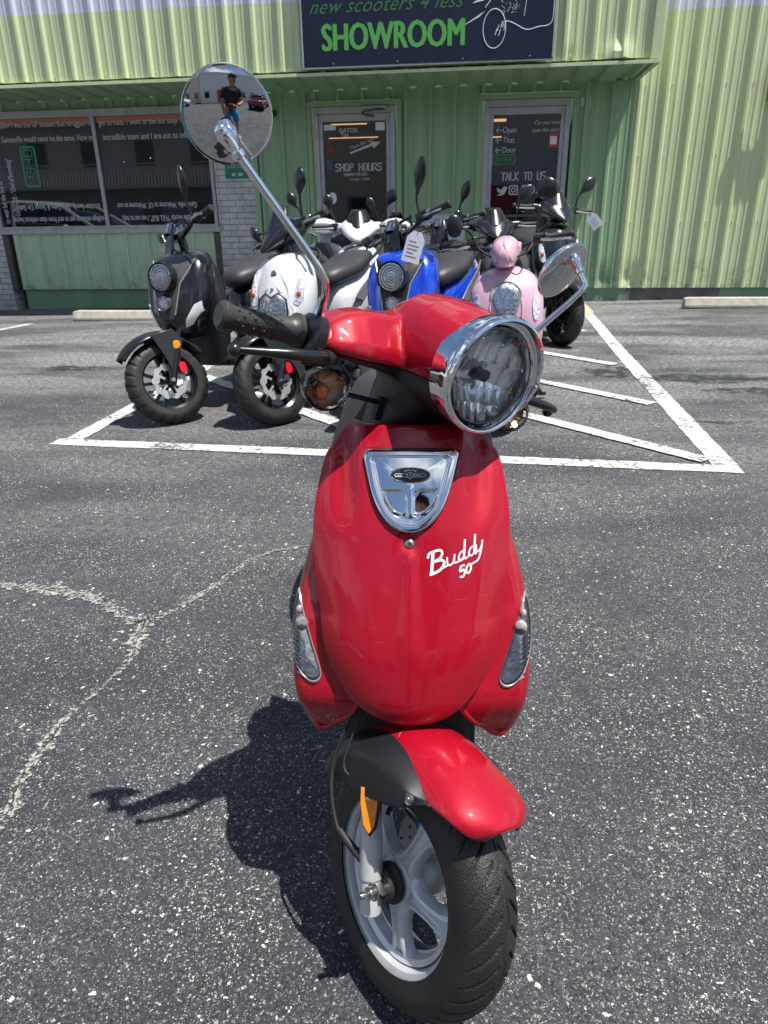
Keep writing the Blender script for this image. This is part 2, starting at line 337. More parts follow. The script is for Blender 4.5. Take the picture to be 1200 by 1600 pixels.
def strip(a, b, wd, m, name, h=.004, jag=.004, clipf=None):
    a = Vector((*a, 0)); b = Vector((*b, 0)); d = (b-a); Ln = d.length; d.normalize(); p = Vector((-d.y, d.x, 0)); n = max(2, int(Ln/.05)); mb = MB(); R = []
    for i in range(n+1):
        c = a+d*Ln*i/n; l = c+p*(wd/2+random.uniform(-jag, jag)); r = c-p*(wd/2+random.uniform(-jag, jag)); R.append([(l.x, l.y, gz(l.x, l.y)+h), (r.x, r.y, gz(r.x, r.y)+h)])
    mb.rings(R, False, False); return struct(ob(name, mb, m, smooth=False))
strip((-2.17, 3.335), (1.215, 3.155), .105, 'line', 'bay_line')
strip((-2.085, 3.39), (-2.10, 8.9), .10, 'line', 'bay_line')
strip((1.165, 3.21), (1.315, 8.65), .115, 'line', 'bay_line')
strip((1.315, 8.66), (1.345, 9.62), .16, 'line_yellow', 'bay_line')
strip((-5.36, 4.2), (-5.34, 8.2), .10, 'line', 'bay_line')
for k in (3.05, 4.37, 5.47, 6.74, 8.40):
    # hatching at 45 degrees: x + y = k
    x0, x1 = 1.10 if k-1.1 > 3.24 else k-3.24, -2.04
    x1 = max(-2.04, k-8.8)
    if x0 > x1+.1: strip((x0, k-x0), (x1, k-x1), .10, 'line', 'hatch_line', .008)
def crack(pts, wd, name='crack'):
    P_ = smooth_path([(x, y, 0) for x, y in pts], 26); mb = MB(); md = MB(); R = []; D_ = []
    for i, p in enumerate(P_):
        d = (P_[min(i+1, len(P_)-1)]-P_[max(i-1, 0)]).normalized(); q = Vector((-d.y, d.x, 0)); w_ = lerp(i/len(P_), [k/(len(wd)-1) for k in range(len(wd))], wd)
        j = Vector((random.uniform(-1, 1), random.uniform(-1, 1), 0))*.0022; p = p+j
        n1 = abs(noise.noise(p*55))*1.6+.3; n2 = abs(noise.noise(p*55+Vector((9, 9, 0))))*1.6+.3
        R.append([p+q*w_*1.5*n1+Vector((0, 0, .004)), p-q*w_*1.5*n2+Vector((0, 0, .004))])
        o_ = q*(w_*.9*noise.noise(p*9)); e_ = max(.0004, .0022*noise.noise(p*14+Vector((3, 3, 3)))+.0006); D_.append([p+o_+q*e_+Vector((0, 0, .008)), p+o_-q*e_+Vector((0, 0, .008))])
    mb.rings(R, False, False); md.rings(D_, False, False)
    o = struct(ob(name, mb, 'crackfill', smooth=False)); struct(ob('crack_gap', md, 'crackdark', smooth=False))
crack([(-1.62, 1.83), (-1.46, 1.811), (-1.25, 1.789), (-1.08, 1.74), (-.96, 1.655), (-.90, 1.655)], [.008, .014, .030, .020, .016, .020])
crack([(-.90, 1.655), (-.85, 1.70), (-.78, 1.86), (-.70, 2.09), (-.57, 2.18), (-.45, 2.24)], [.018, .008, .013, .008, .006, .001])
crack([(-.90, 1.65), (-.885, 1.56), (-.86, 1.46), (-.875, 1.34), (-.90, 1.21), (-.895, 1.119), (-.88, 1.0), (-.855, .904), (-.90, .80)], [.020, .026, .009, .006, .010, .016, .012, .014, .012])
crack([(-1.55, 2.60), (-1.50, 2.75), (-1.52, 2.95)], [.001, .003, .001])
crack([(1.6, 6.0), (1.75, 5.7), (1.62, 5.35), (1.8, 5.0)], [.001, .008, .004, .001])
def puddle(cx, cy, rx, ry, sd):
    mb = MB(); n = 64; pts = []
    for k in range(n):
        t = 2*pi*k/n; r = 1+.75*noise.noise(Vector((cos(t)*1.6+sd, sin(t)*1.6, sd))) + .25*noise.noise(Vector((cos(t)*6, sin(t)*6+sd, 1)))
        x, y = cx+rx*r*cos(t), cy+ry*r*sin(t); pts.append((x, y, gz(x, y)+.0045))
    mb.v = [Vector(p) for p in pts]+[Vector((cx, cy, gz(cx, cy)+.0045))]; mb.f = [(k, (k+1) % n, n) for k in range(n)]
    struct(ob('wet_patch', mb, 'puddle', smooth=False))
for a in ((1.02, 5.35, .20, .17, 1), (1.62, 5.15, .45, .12, 5), (2.15, 4.75, .50, .13, 9), (2.35, 5.25, .35, .07, 12), (1.75, 3.97, .5, .04, 15), (-3.2, 5.3, .22, .1, 22)): puddle(*a)
# wheel stops (precast concrete bumpers)
M['concrete'] = mat('concrete', (.46, .43, .37), .85, vary=.22, scale=14, bump=.5, bscale=140, bd=.003)
def stop(x0, x1, y, label):
    mb = MB(); pr = [(-.075, 0), (.075, 0), (.075, .03), (.045, .115), (-.045, .115), (-.075, .03)]; R = []
    for x, s in ((x0, .9), (x0+.05, 1), (x1-.05, 1), (x1, .9)): R.append([(x, a*s, b*s) for a, b in pr])
    mb.rings(R); o = ob('wheel_stop', mb, 'concrete', bev=.008, smooth=False); o.location = (0, y, gz((x0+x1)/2, y)-.002); return tag(o, label, 'wheel stop', 'concrete wheel stops along the showroom wall')
stop(-4.92, -3.05, 8.50, 'pale concrete wheel stop on the asphalt under the lettered shop window')
stop(2.46, 4.35, 8.98, 'pale concrete wheel stop by the bare green wall right of the doors')
# ------------------------------------------------------------------ showroom building
WY = 9.93; FY = 8.88
def siding_mat(name, col):
    m = mat(name, col, .40, bump=.06, bscale=40, bd=.004); t = m.node_tree; nn = t.nodes; ll = t.links; b = nn['Principled BSDF']
    co = nn.new('ShaderNodeTexCoord'); mp = nn.new('ShaderNodeMapping'); mp.inputs['Scale'].default_value = (9, 9, .7); ll.new(co.outputs['Object'], mp.inputs[0])
    n = nn.new('ShaderNodeTexNoise'); n.inputs['Scale'].default_value = 1.3; n.inputs['Detail'].default_value = 7; n.inputs['Roughness'].default_value = .65; ll.new(mp.outputs[0], n.inputs[0])
    r = nn.new('ShaderNodeValToRGB'); e = r.color_ramp.elements; e[0].position = .30; e[1].position = .62; e[0].color = (*[c*.82 for c in col], 1); e[1].color = (*col, 1); ll.new(n.outputs[0], r.inputs[0])
    n2 = nn.new('ShaderNodeTexNoise'); n2.inputs['Scale'].default_value = 5; n2.inputs['Detail'].default_value = 8; n2.inputs['Roughness'].default_value = .7; ll.new(co.outputs['Object'], n2.inputs[0])
    s = nn.new('ShaderNodeSeparateXYZ'); ll.new(co.outputs['Object'], s.inputs[0]); g = nn.new('ShaderNodeMapRange'); g.inputs[1].default_value = .75; g.inputs[2].default_value = .2; ll.new(s.outputs['Z'], g.inputs[0])
    th = nn.new('ShaderNodeMapRange'); th.inputs[1].default_value = .50; th.inputs[2].default_value = .64; ll.new(n2.outputs[0], th.inputs[0])
    ml = nn.new('ShaderNodeMath'); ml.operation = 'MULTIPLY'; ll.new(g.outputs[0], ml.inputs[0]); ll.new(th.outputs[0], ml.inputs[1])
    th2 = nn.new('ShaderNodeMapRange'); th2.inputs[1].default_value = .66; th2.inputs[2].default_value = .74; th2.inputs[4].default_value = .45; ll.new(n2.outputs[0], th2.inputs[0])
    ma = nn.new('ShaderNodeMath'); ma.operation = 'MAXIMUM'; ll.new(ml.outputs[0], ma.inputs[0]); ll.new(th2.outputs[0], ma.inputs[1])
    mx = nn.new('ShaderNodeMix'); mx.data_type = 'RGBA'; ll.new(ma.outputs[0], mx.inputs['Factor']); ll.new(r.outputs[0], mx.inputs['A']); mx.inputs['B'].default_value = (*[c*.45+.02 for c in col], 1); ll.new(mx.outputs['Result'], b.inputs['Base Color'])
    return m
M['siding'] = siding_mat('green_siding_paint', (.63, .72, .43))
M['siding_shaded'] = siding_mat('green_siding_paint_shaded', (.295, .440, .270))  # same paint as siding, darker: awning shade put into the colour
M['white_band'] = mat('white_siding_paint', (.66, .69, .80), .4, vary=.06, scale=2)
M['plinth'] = mat('green_painted_block', (.21, .34, .21), .8, vary=.12, scale=4, bump=.3, bscale=60, bd=.004)
M['bare_plinth'] = mat('bare_block', (.16, .155, .15), .9, vary=.35, scale=6, bump=.4, bscale=60, bd=.004)
M['frame'] = mat('weathered_aluminium', (.42, .43, .45), .42, .35, vary=.18, scale=8)
M['glass'] = mat('dark_shop_glass', (.004, .006, .012), .012); M['glass'].node_tree.nodes['Principled BSDF'].inputs['IOR'].default_value = 1.95
M['brick'] = None
def brick_mat():
    m = bpy.data.materials.new('painted_brick'); m.use_nodes = True; t = m.node_tree; nn = t.nodes; ll = t.links; b = nn['Principled BSDF']
    co = nn.new('ShaderNodeTexCoord'); mp = nn.new('ShaderNodeMapping'); mp.inputs['Rotation'].default_value = (radians(90), 0, 0); ll.new(co.outputs['Object'], mp.inputs[0])
    br = nn.new('ShaderNodeTexBrick'); br.inputs['Scale'].default_value = 1; br.inputs['Brick Width'].default_value = .205; br.inputs['Row Height'].default_value = .0745; br.inputs['Mortar Size'].default_value = .006; br.inputs['Mortar Smooth'].default_value = .3
    br.inputs['Color1'].default_value = (.52, .53, .52, 1); br.inputs['Color2'].default_value = (.58, .59, .57, 1); br.inputs['Mortar'].default_value = (.30, .31, .30, 1)
    ll.new(mp.outputs[0], br.inputs[0]); n = nn.new('ShaderNodeTexNoise'); n.inputs['Scale'].default_value = 9; n.inputs['Detail'].default_value = 6; ll.new(co.outputs['Object'], n.inputs[0])
    mx = nn.new('ShaderNodeMix'); mx.data_type = 'RGBA'; mx.blend_type = 'MULTIPLY'; mx.inputs['Factor'].default_value = .5; r = nn.new('ShaderNodeValToRGB'); r.color_ramp.elements[0].color = (.45, .45, .45, 1); r.color_ramp.elements[0].position = .3; r.color_ramp.elements[1].position = .6
    ll.new(n.outputs[0], r.inputs[0]); ll.new(br.outputs[0], mx.inputs['A']); ll.new(r.outputs[0], mx.inputs['B']); ll.new(mx.outputs['Result'], b.inputs['Base Color'])
    bp = nn.new('ShaderNodeBump'); bp.inputs['Strength'].default_value = .8; bp.inputs['Distance'].default_value = .008; bp.invert = True; ll.new(br.outputs['Fac'], bp.inputs['Height']); ll.new(bp.outputs[0], b.inputs['Normal']); b.inputs['Roughness'].default_value = .8
    return m
M['brick'] = brick_mat()
B = thing('showroom', 'green ribbed metal showroom with a white top band and white brick piers', 'building', (0, WY, 0))
def siding(x0, x1, z0, z1, y, m, phase=0, pitch=.305, inv=False, dents=(), screws=True, name='wall_panel'):
    prof = [(0, 0), (.022, .034), (.052, .034), (.074, 0), (.135, 0), (.142, .006), (.162, .006), (.169, 0), (.218, 0), (.225, .006), (.245, .006), (.252, 0)]
    pts = []; k = math.floor((x0-phase)/pitch)
    while k*pitch+phase < x1:
        for a, d in prof:
            x = k*pitch+phase+a
            if x0 < x < x1: pts.append((x, d))
        k += 1
    pts = [(x0, 0)]+pts+[(x1, 0)]; nz = max(2, int((z1-z0)/.06)); mb = MB(); R = []
    for j in range(nz+1):
        z = z0+(z1-z0)*j/nz; row = []
        for x, d in pts:
            dy = 0
            for (dx, dz, rx, rz, am) in dents:
                q = ((x-dx)/rx)**2+((z-dz)/rz)**2
                if q < 6: dy += am*exp(-q)*(1+.8*noise.noise(Vector((x*9, z*9, 3))))
            row.append((x, y-WY-d+dy+.0015*noise.noise(Vector((x*2, z*2, 5))), z))
        R.append(row)
    mb.rings(R, False, False)
    if screws:
        ms = mb; k = math.floor((x0-phase)/pitch)
        for kk in range(k, int((x1-phase)/pitch)+2):
            for z in ([z0+.05]+[z0+.05+.75*i for i in range(1, 5)]):
                for a in (.10, .27):
                    x = kk*pitch+phase+a
                    if x0 < x < x1 and z < z1-.03: ms.ell((x, y-WY-.006, z), (.008, .006, .008), 6)
    return ob(name, mb, m, B, ang=20)
siding(-9, 1.745, 2.60, 3.245, FY, 'siding', -8.95+.018, dents=((1.42, 2.63, .14, .10, -.05), (.9, 2.62, .08, .05, .02)), name='fascia_panel')
siding(-9, 1.745, 3.245, 3.95, FY, 'white_band', -8.95+.018, screws=False, name='fascia_white_band')
mb = MB(); mb.b2(1.745, 1.848, FY-WY-.036, 0.2, 2.585, 3.95); ob('corner_trim', mb, 'siding', B, bev=.004)
mb = MB(); mb.b2(-9, 1.86, FY-WY-.052, FY-WY-.002, 2.548, 2.566); mb.b2(-9, 1.86, FY-WY-.055, FY-WY-.049, 2.54, 2.572); ob('awning_lip', mb, 'siding', B, smooth=False, bev=.002)
# awning soffit, ribbed panels running front to back
mb = MB(); pts = []
for k in range(37):
    x = -9+k*.305
    pts += [(x, 2.566), (x+.20, 2.566), (x+.225, 2.592), (x+.28, 2.592)]
pts = [(x, z) for x, z in pts if x < 1.845]
mb.rings([[(x, FY-WY, z) for x, z in pts], [(x, 0, z-.01) for x, z in pts]], False, False); ob('awning_soffit', mb, 'siding_shaded', B, ang=15)
mb = MB(); mb.b2(-9, 1.845, FY-WY+.01, 0, 2.60, 2.62); ob('awning_deck', mb, 'siding_shaded', B, smooth=False)
mb = MB(); mb.b2(1.79, 1.846, FY-WY, 0, 2.545, 2.60); ob('awning_end_trim', mb, 'siding_shaded', B, smooth=False, bev=.003)
siding(1.83, 9, .21, 3.24, WY, 'siding', 1.845, dents=((2.05, .33, .16, .13, .035), (1.62, .35, .05, .08, .03)))
siding(1.83, 9, 3.24, 4.2, WY, 'white_band', 1.845, screws=False, name='wall_white_band')
siding(-2.86, -2.14, .21, 2.56, WY, 'siding_shaded', -2.84); siding(-.985, -.005, .21, 2.56, WY, 'siding_shaded', -.95); siding(1.15, 1.83, .21, 2.56, WY, 'siding_shaded', 1.235, dents=((1.66, .34, .08, .12, .03),))
siding(-2.14, -.985, 2.455, 2.56, WY, 'siding_shaded', -2.1, screws=False); siding(-.005, 1.15, 2.475, 2.56, WY, 'siding_shaded', 0, screws=False)
siding(-6.62, -3.45, 2.46, 2.56, WY, 'siding_shaded', -6.6, screws=False); M['siding_bounce'] = siding_mat('green_siding_bounce_lit', (.47, .62, .44)); siding(-6.45, -3.52, .22, .955, WY-.03, 'siding_bounce', -6.42, pitch=.32)  # lighter siding copy below the window: ground bounce light put into its colour
for q in ((-6.45, -2.14), (-.985, -.005), (1.15, 1.98), (3.15, 9)): mb = MB(); mb.b2(q[0], q[1], .02, .2, -.4, .215); ob('painted_plinth', mb, 'plinth', B, smooth=False)
mb = MB(); mb.b2(1.98, 3.15, .021, .2, -.4, .214); ob('bare_plinth', mb, 'bare_plinth', B, smooth=False)
mb = MB(); mb.b2(-9, 9, .25, .45, -.4, 4.2); mb.b2(-9, 9, .45, 7, 3.9, 4.0); mb.b2(8.9, 9, 0.25, 7, -.4, 4.2); mb.b2(-9, -8.9, -.9, 7, -.4, 3.95); ob('wall_core', mb, 'plinth', B, smooth=False)
for x0, x1 in ((-3.43, -2.86), (-9, -6.60)):
    mb = MB(); mb.b2(x0, x1, -.045, .2, -.4, 2.57); ob('brick_pier', mb, 'brick', B, smooth=False)
M['brown'] = mat('brown_post', (.085, .075, .075), .7, vary=.25, scale=8)
for x0 in (-6.60, -3.52):
    mb = MB(); mb.b2(x0, x0+.09, -.052, .1, .215, .952); ob('window_post', mb, 'brown', B, bev=.004)
mb = MB(); mb.b2(-2.90, -2.86+.02, -.05, .1, -.1, 2.56); ob('corner_strip', mb, 'siding_shaded', B, smooth=False)
# window
Wn = thing('shop_window', 'wide two pane shop window edged with lines of white lettering', 'window', (0, WY, 0))
def P(name, boxes, m, par, bev=.004, **k):
    mb = MB()
    for b in boxes: mb.b2(*b)
    return ob(name, mb, m, par, bev=bev, smooth=False, **k)
P('frame', [(-6.62, -3.44, -.06, .05, 2.37, 2.455), (-6.60, -3.44, -.06, .05, 1.02, 1.055), (-6.60, -6.56, -.058, .05, 1.055, 2.37), (-3.485, -3.44, -.058, .05, 1.055, 2.37), (-5.035, -4.985, -.056, .05, 1.055, 2.37)], 'frame', Wn)
P('sill', [(-6.64, -3.42, -.075, .05, .957, 1.022)], 'frame', Wn)
for x0, x1 in ((-6.56, -5.035), (-4.985, -3.485)): P('pane', [(x0, x1, -.02, .0, 1.055, 2.37)], 'glass', Wn, 0)
EX, EZ = Vector((1, 0, 0)), Vector((0, 0, 1)); M['text'] = mat('vinyl_lettering', (.50, .52, .56), .5)
def letters(items, par, name='lettering', y=-.024, m='text', size0=None):
    mb = MB()
    for s, size, x, z, mode, kx in items:
        ex, ez = {'n': (EX, EZ), 'r': (-EX, -EZ), 'u': (EZ, -EX), 'd': (-EZ, EX)}[mode]
        text_on(mb, s, size, (x, y, z), ex, ez, xs=kx, ext=.0006, bold=size*.012)
    return ob(name, mb, m, par, smooth=False)
LT = .100
letters([('2000-2004 I was the UF student that struggled to', LT, -6.50, 2.27, 'n', .735), ('long. Gainesville would never be the same. Now my', LT, -6.50, 2.10, 'n', .70),
         ('to wait for the bus or', LT, -6.45, 1.10, 'u', .62), ('- Collin, COE - "Chief of Everything"', LT, -6.28, 1.16, 'u', .50),
         ('college students get to and from class without having', LT, -5.06, 1.17, 'r', .62), ('scooter family. Stay Calm & Scoot On Safely!', LT, -5.09, 1.33, 'r', .69)], Wn)
letters([('get to class. I went to the bus stop. I waited', LT, -4.94, 2.265, 'n', .76), ('incredible team and I are out to influence', LT, -4.91, 2.095, 'n', .80),
         ('Gainesville. Welcome to UF. Welcome to our', LT, -3.72, 1.33, 'r', .60), ('unforgettable words: "FULL BUS". I set out to help', LT, -3.62, 1.17, 'r', .57),
         ('', LT, -3.60, 2.0, 'd', .5)], Wn)
# strings of small coloured lamps and warm ceiling lamps behind the glass, seen as dots
for nm, c_, pts_ in (('blue', (.05, .1, 1), [(-4.08, 2.10)]), ('green', (.1, 1, .5), [(-4.29, 1.87), (-3.62, 2.03), (-6.0, 1.94 - .6)]), ('red', (1, .05, .1), [(-4.66, 1.83)])):
    lm_ = mat(nm+'_lamp', c_, .5, emit=c_, es=1.6)
    for x, z in pts_: mb = MB(); mb.ell((x, -.026, z), (.0055, .003, .0055), 8); ob('string_light', mb, lm_, Wn)
# unlit neon OPEN sign hanging inside the glass, reading downwards
M['neon'] = mat('neon_tube', (.05, .30, .22), .3, emit=(.06, .55, .40), es=.05)
op = thing('open_sign', 'green neon OPEN sign hung sideways inside the left pane', 'neon sign', (-6.0, WY, 1.80))
def rrect(hx, hz, r, n=6):
    o = []
    for cx, cz, a0 in ((hx-r, hz-r, 0), (-hx+r, hz-r, 90), (-hx+r, -hz+r, 180), (hx-r, -hz+r, 270)):
        for k in range(n+1): a = radians(a0+90*k/n); o.append((cx+r*cos(a), cz+r*sin(a)))
    return o
mb = MB()
for hx, hz in ((.105, .245), (.088, .228)):
    q = rrect(hx, hz, .035); mb.tube([(x, -.026, z) for x, z in q+[q[0]]], .0045, 6)
ob('neon_border', mb, 'neon', op)
mb = MB()
def stroke(mb, lines, ox, oz, sx, sz, y, r, mode='n'):
    for ln in lines:
        pts = []
        for a, b in ln:
            if mode == 'd': pts.append((ox+b*sx-sx, y, oz-a*sz))
            else: pts.append((ox+a*sx, y, oz+b*sz))
        mb.tube(pts, r, 6)
GL = {'O': [[(0, 0), (1, 0), (1, 1), (0, 1), (0, 0)]], 'P': [[(0, 0), (0, 1), (1, 1), (1, .5), (0, .5)]], 'E': [[(1, 0), (0, 0), (0, 1), (1, 1)], [(0, .5), (.8, .5)]], 'N': [[(0, 0), (0, 1), (1, 0), (1, 1)]],
      'C': [[(1, 0), (0, 0), (0, 1), (1, 1)]], 'T': [[(0, 1), (1, 1)], [(.5, 1), (.5, 0)]], 'R': [[(0, 0), (0, 1), (1, 1), (1, .5), (0, .5)], [(.4, .5), (1, 0)]]}
for i, ch in enumerate('OPEN'): stroke(mb, GL[ch], .055, .20-i*.108, .11, .075, -.027, .0055, 'd')
ob('neon_letters', mb, 'neon', op)
# doors
def door(cx, ztop, label, name):
    D = thing(name, label, 'door', (cx, WY, 0)); fr = []
    P('casing', [(-.60, .60, -.05, .02, ztop+.005, ztop+.06), (-.60, -.545, -.048, .02, .0, ztop+.005), (.545, .60, -.048, .02, .0, ztop+.005)], 'siding_shaded', D)
    P('frame', [(-.517, .517, -.03, .05, ztop-.075, ztop), (-.517, -.455, -.028, .05, .02, ztop-.075), (.455, .517, -.028, .05, .02, ztop-.075)], 'frame', D)
    lf = P('leaf', [(-.452, .452, -.015, .03, ztop-.16, ztop-.08), (-.452, -.405, -.013, .03, .30, ztop-.16), (.405, .452, -.013, .03, .30, ztop-.16), (-.452, .452, -.014, .03, .06, .30)], 'frame', D)
    P('pane', [(-.405, .405, .0, .012, .30, ztop-.16)], 'glass', D, 0)
    P('threshold', [(-.55, .55, -.10, .05, -.05, .055)], 'concrete', D)
    return D
d1 = door(-1.565, 2.385, 'left glass shop door lettered SHOP HOURS', 'glass_door'); d2 = door(.575, 2.40, 'right glass shop door lettered TALK TO US', 'glass_door')
for D in (d1, d2): D['group'] = 'glass doors of the showroom'
mb = MB(); mb.b2(.12, .42, -.075, -.03, 2.345, 2.385); o = ob('door_closer', mb, 'frame', d1, bev=.01)
mb = MB(); mb.tube(smooth_path([(.38, -.07, 2.34), (.25, -.11, 2.33), (.12, -.10, 2.31), (.16, -.08, 2.28), (.26, -.05, 2.27)], 5), .009, 8); ob('closer_arm', mb, 'satin_black', o)
def blocky(mb, s, x, z, cw, ch, y, r):
    G = {'S': [[(1, 1), (0, 1), (0, .5), (1, .5), (1, 0), (0, 0)]], 'H': [[(0, 0), (0, 1)], [(1, 0), (1, 1)], [(0, .5), (1, .5)]], 'O': GL['O'], 'P': GL['P'], 'U': [[(0, 1), (0, 0), (1, 0), (1, 1)]], 'R': GL['R'],
         'T': GL['T'], 'A': [[(0, 0), (.3, 1), (.7, 1), (1, 0)], [(.15, .4), (.85, .4)]], 'L': [[(0, 1), (0, 0), (1, 0)]], 'K': [[(0, 0), (0, 1)], [(1, 1), (0, .5), (1, 0)]], 'M': [[(0, 0), (0, 1), (.5, .4), (1, 1), (1, 0)]], 'N': GL['N'], 'D': [[(0, 0), (0, 1), (.8, 1), (1, .5), (.8, 0), (0, 0)]],
         'Y': [[(0, 1), (.5, .5), (1, 1)], [(.5, .5), (.5, 0)]], 'F': [[(0, 0), (0, 1), (1, 1)], [(0, .5), (.8, .5)]], 'I': [[(.5, 0), (.5, 1)]], '-': [[(.1, .5), (.9, .5)]]}
    for ch_ in s:
        if ch_ in G:
            for ln in G[ch_]:
                for (a, b), (c, d) in zip(ln[:-1], ln[1:]):
                    p = Vector((x+a*cw, 0, z+b*ch)); q = Vector((x+c*cw, 0, z+d*ch)); mid = (p+q)/2; v = q-p
                    mb.box((mid.x, y, mid.z), (v.length/2+r, .0012, r), mt=Matrix.Rotation(-atan2(v.z, v.x), 3, 'Y'))
        x += cw*1.38
    return mb
mb = MB(); blocky(mb, 'SHOP HOURS', -.255, 1.665, .044, .078, -.003, .0075); blocky(mb, 'MONDAY-FRIDAY', -.15, 1.605, .017, .030, -.003, .0028); text_on(mb, '10 AM - 7 PM', .045, (-.08, -.003, 1.545), EX, EZ)
mb.prism([(-.065, 1.875), (.20, 1.965), (.205, 1.99), (.33, 1.985), (.24, 1.915), (.225, 1.945), (-.06, 1.855)], -.004, -.001); text_on(mb, 'Check that door', .055, (-.06, -.003, 1.905), Vector((.948, 0, .317)), Vector((-.317, 0, .948)), xs=.9)
text_on(mb, 'GATOR', .07, (-.20, -.003, 2.10), EX, EZ, bold=.001); text_on(mb, 'TEX', .055, (-.17, -.003, 2.05), EX, EZ, bold=.001)
ob('lettering', mb, 'text', d1, smooth=False)
M['warm'] = mat('warm_lamp', (.8, .45, .2), .5, emit=(1, .5, .2), es=.45)
P('lit_shelf', [(-.30, .16, -.0032, -.002, 2.185, 2.200), (-.33, .30, -.0032, -.002, 2.035, 2.046)], 'warm', d1, 0)
P('sticker', [(-.39, -.24, -.004, -.001, 2.13, 2.19), (.27, .385, -.004, -.001, 2.115, 2.205)], 'paper', d1, 0)
P('sticker', [(-.38, -.30, -.004, -.001, 1.68, 1.80)], mat('dull_blue_sticker', (.05, .08, .12), .5), d1, 0)
P('sticker', [(-.355, -.28, -.004, -.001, 1.88, 1.945)], 'red_lens', d1, 0)
mb = MB(); mb.lathe([(0, 0), (.07, 0), (.07, .003), (0, .003)], (-.31, -.001, 1.345), (0, -1, 0), 24, sq=(.75, 1)); ob('oval_sticker', mb, 'paper', d1)
mb = MB(); text_on(mb, 'Open', .095, (-.29, -.003, 2.045), EX, EZ, xs=.8); text_on(mb, 'That', .095, (-.28, -.003, 1.935), EX, EZ, xs=.8); text_on(mb, 'Door', .095, (-.285, -.003, 1.825), EX, EZ, xs=.8)
for z in (2.075, 1.965, 1.855):
    mb.box((-.335, -.003, z), (.035, .001, .005)); mb.box((-.352, -.003, z+.018), (.022, .001, .004), mt=Matrix.Rotation(-.8, 3, 'Y')); mb.box((-.352, -.003, z-.018), (.022, .001, .004), mt=Matrix.Rotation(.8, 3, 'Y'))
text_on(mb, 'Can you even', .065, (.09, -.003, 2.125), EX, EZ, shear=.25, xs=.85); text_on(mb, 'open this door?', .065, (.06, -.003, 2.045), EX, EZ, shear=.25, xs=.85)
blocky(mb, 'TALK TO US', -.275, 1.515, .040, .085, -.003, .0065)
ob('lettering', mb, 'text', d2, smooth=False)
# five round social symbols under the words
mb = MB(); z0 = 1.40
bird = [(-.33, 1.345), (-.30, 1.352), (-.275, 1.368), (-.31, 1.378), (-.32, 1.40), (-.335, 1.43), (-.29, 1.41), (-.262, 1.408), (-.258, 1.43), (-.235, 1.447), (-.212, 1.438), (-.19, 1.443), (-.20, 1.425), (-.21, 1.39), (-.235, 1.355), (-.275, 1.338)]
mb.prism(bird, -.004, -.001)
q = rrect(.05, .05, .015); mb.tube([(-.12+x, -.003, z0+z) for x, z in q+[q[0]]], .009, 6); mb.lathe([(.018, 0), (.030, 0), (.030, .004), (.018, .004), (.018, 0)], (-.12, -.001, z0), (0, -1, 0), 20); mb.box((-.09, -.003, z0+.032), (.006, .001, .006))
mb.prism([(-.018, 1.335), (.010, 1.335), (.010, 1.395), (.028, 1.395), (.030, 1.415), (.010, 1.415), (.012, 1.432), (.032, 1.434), (.032, 1.456), (-.002, 1.456), (-.018, 1.44), (-.018, 1.415), (-.034, 1.415), (-.034, 1.395), (-.018, 1.395)], -.004, -.001)
mb.lathe([(.042, 0), (.052, 0), (.052, .004), (.042, .004), (.042, 0)], (.095, -.001, z0), (0, -1, 0), 24); mb.lathe([(.012, 0), (.022, 0), (.022, .004), (.012, .004), (.012, 0)], (.098, -.001, z0+.010), (0, -1, 0), 16); mb.box((.088, -.003, z0-.018), (.006, .001, .028), mt=Matrix.Rotation(.2, 3, 'Y'))
mb.lathe([(0, 0), (.030, 0), (.030, .004), (0, .004)], (.205, -.001, z0+.022), (0, -1, 0), 20); mb.prism([(.155, 1.36), (.18, 1.385), (.23, 1.385), (.255, 1.36), (.225, 1.35), (.205, 1.343), (.185, 1.35)], -.004, -.001)
ob('social_symbols', mb, 'text', d2, smooth=False)
P('sticker', [(.285, .385, -.004, -.001, 1.87, 2.03)], mat('red_sticker', (.45, .05, .06), .5), d2, 0); P('sticker_picture', [(.295, .375, -.006, -.004, 1.905, 1.995)], 'paper', d2, 0)
P('inside_sign', [(-.40, -.25, -.003, -.0015, 2.17, 2.20), (-.41, -.30, -.003, -.0015, 1.995, 2.01)], 'warm', d2, 0)
mb = MB()
for i, ch in enumerate('CENTER'): stroke(mb, GL[ch], -.395+i*.042, 1.725, .028, .05, -.004, .0035)
q = rrect(.14, .05, .02); mb.tube([(-.265+x, -.004, 1.75+z) for x, z in q+[q[0]]], .004, 6); ob('neon_center_sign', mb, mat('green_neon', (.02, .3, .08), .4, emit=(.02, .5, .12), es=.06), d2)
for z in (1.40, 1.19, 1.06): mb = MB(); mb.lathe([(0, .0), (.017, 0), (.017, .012), (0, .016)], (.428, -.014, z), (0, -1, 0), 16); ob('lock', mb, 'satin_black', d2)
mb = MB(); mb.b2(.412, .445, -.05, -.014, .86, 1.02); ob('handle', mb, 'steel', d2, bev=.006)
P('cross_shelf', [(-.40, .38, -.003, -.001, 1.085, 1.115)], mat('dull_shelf', (.10, .085, .08), .6), d2, 0)
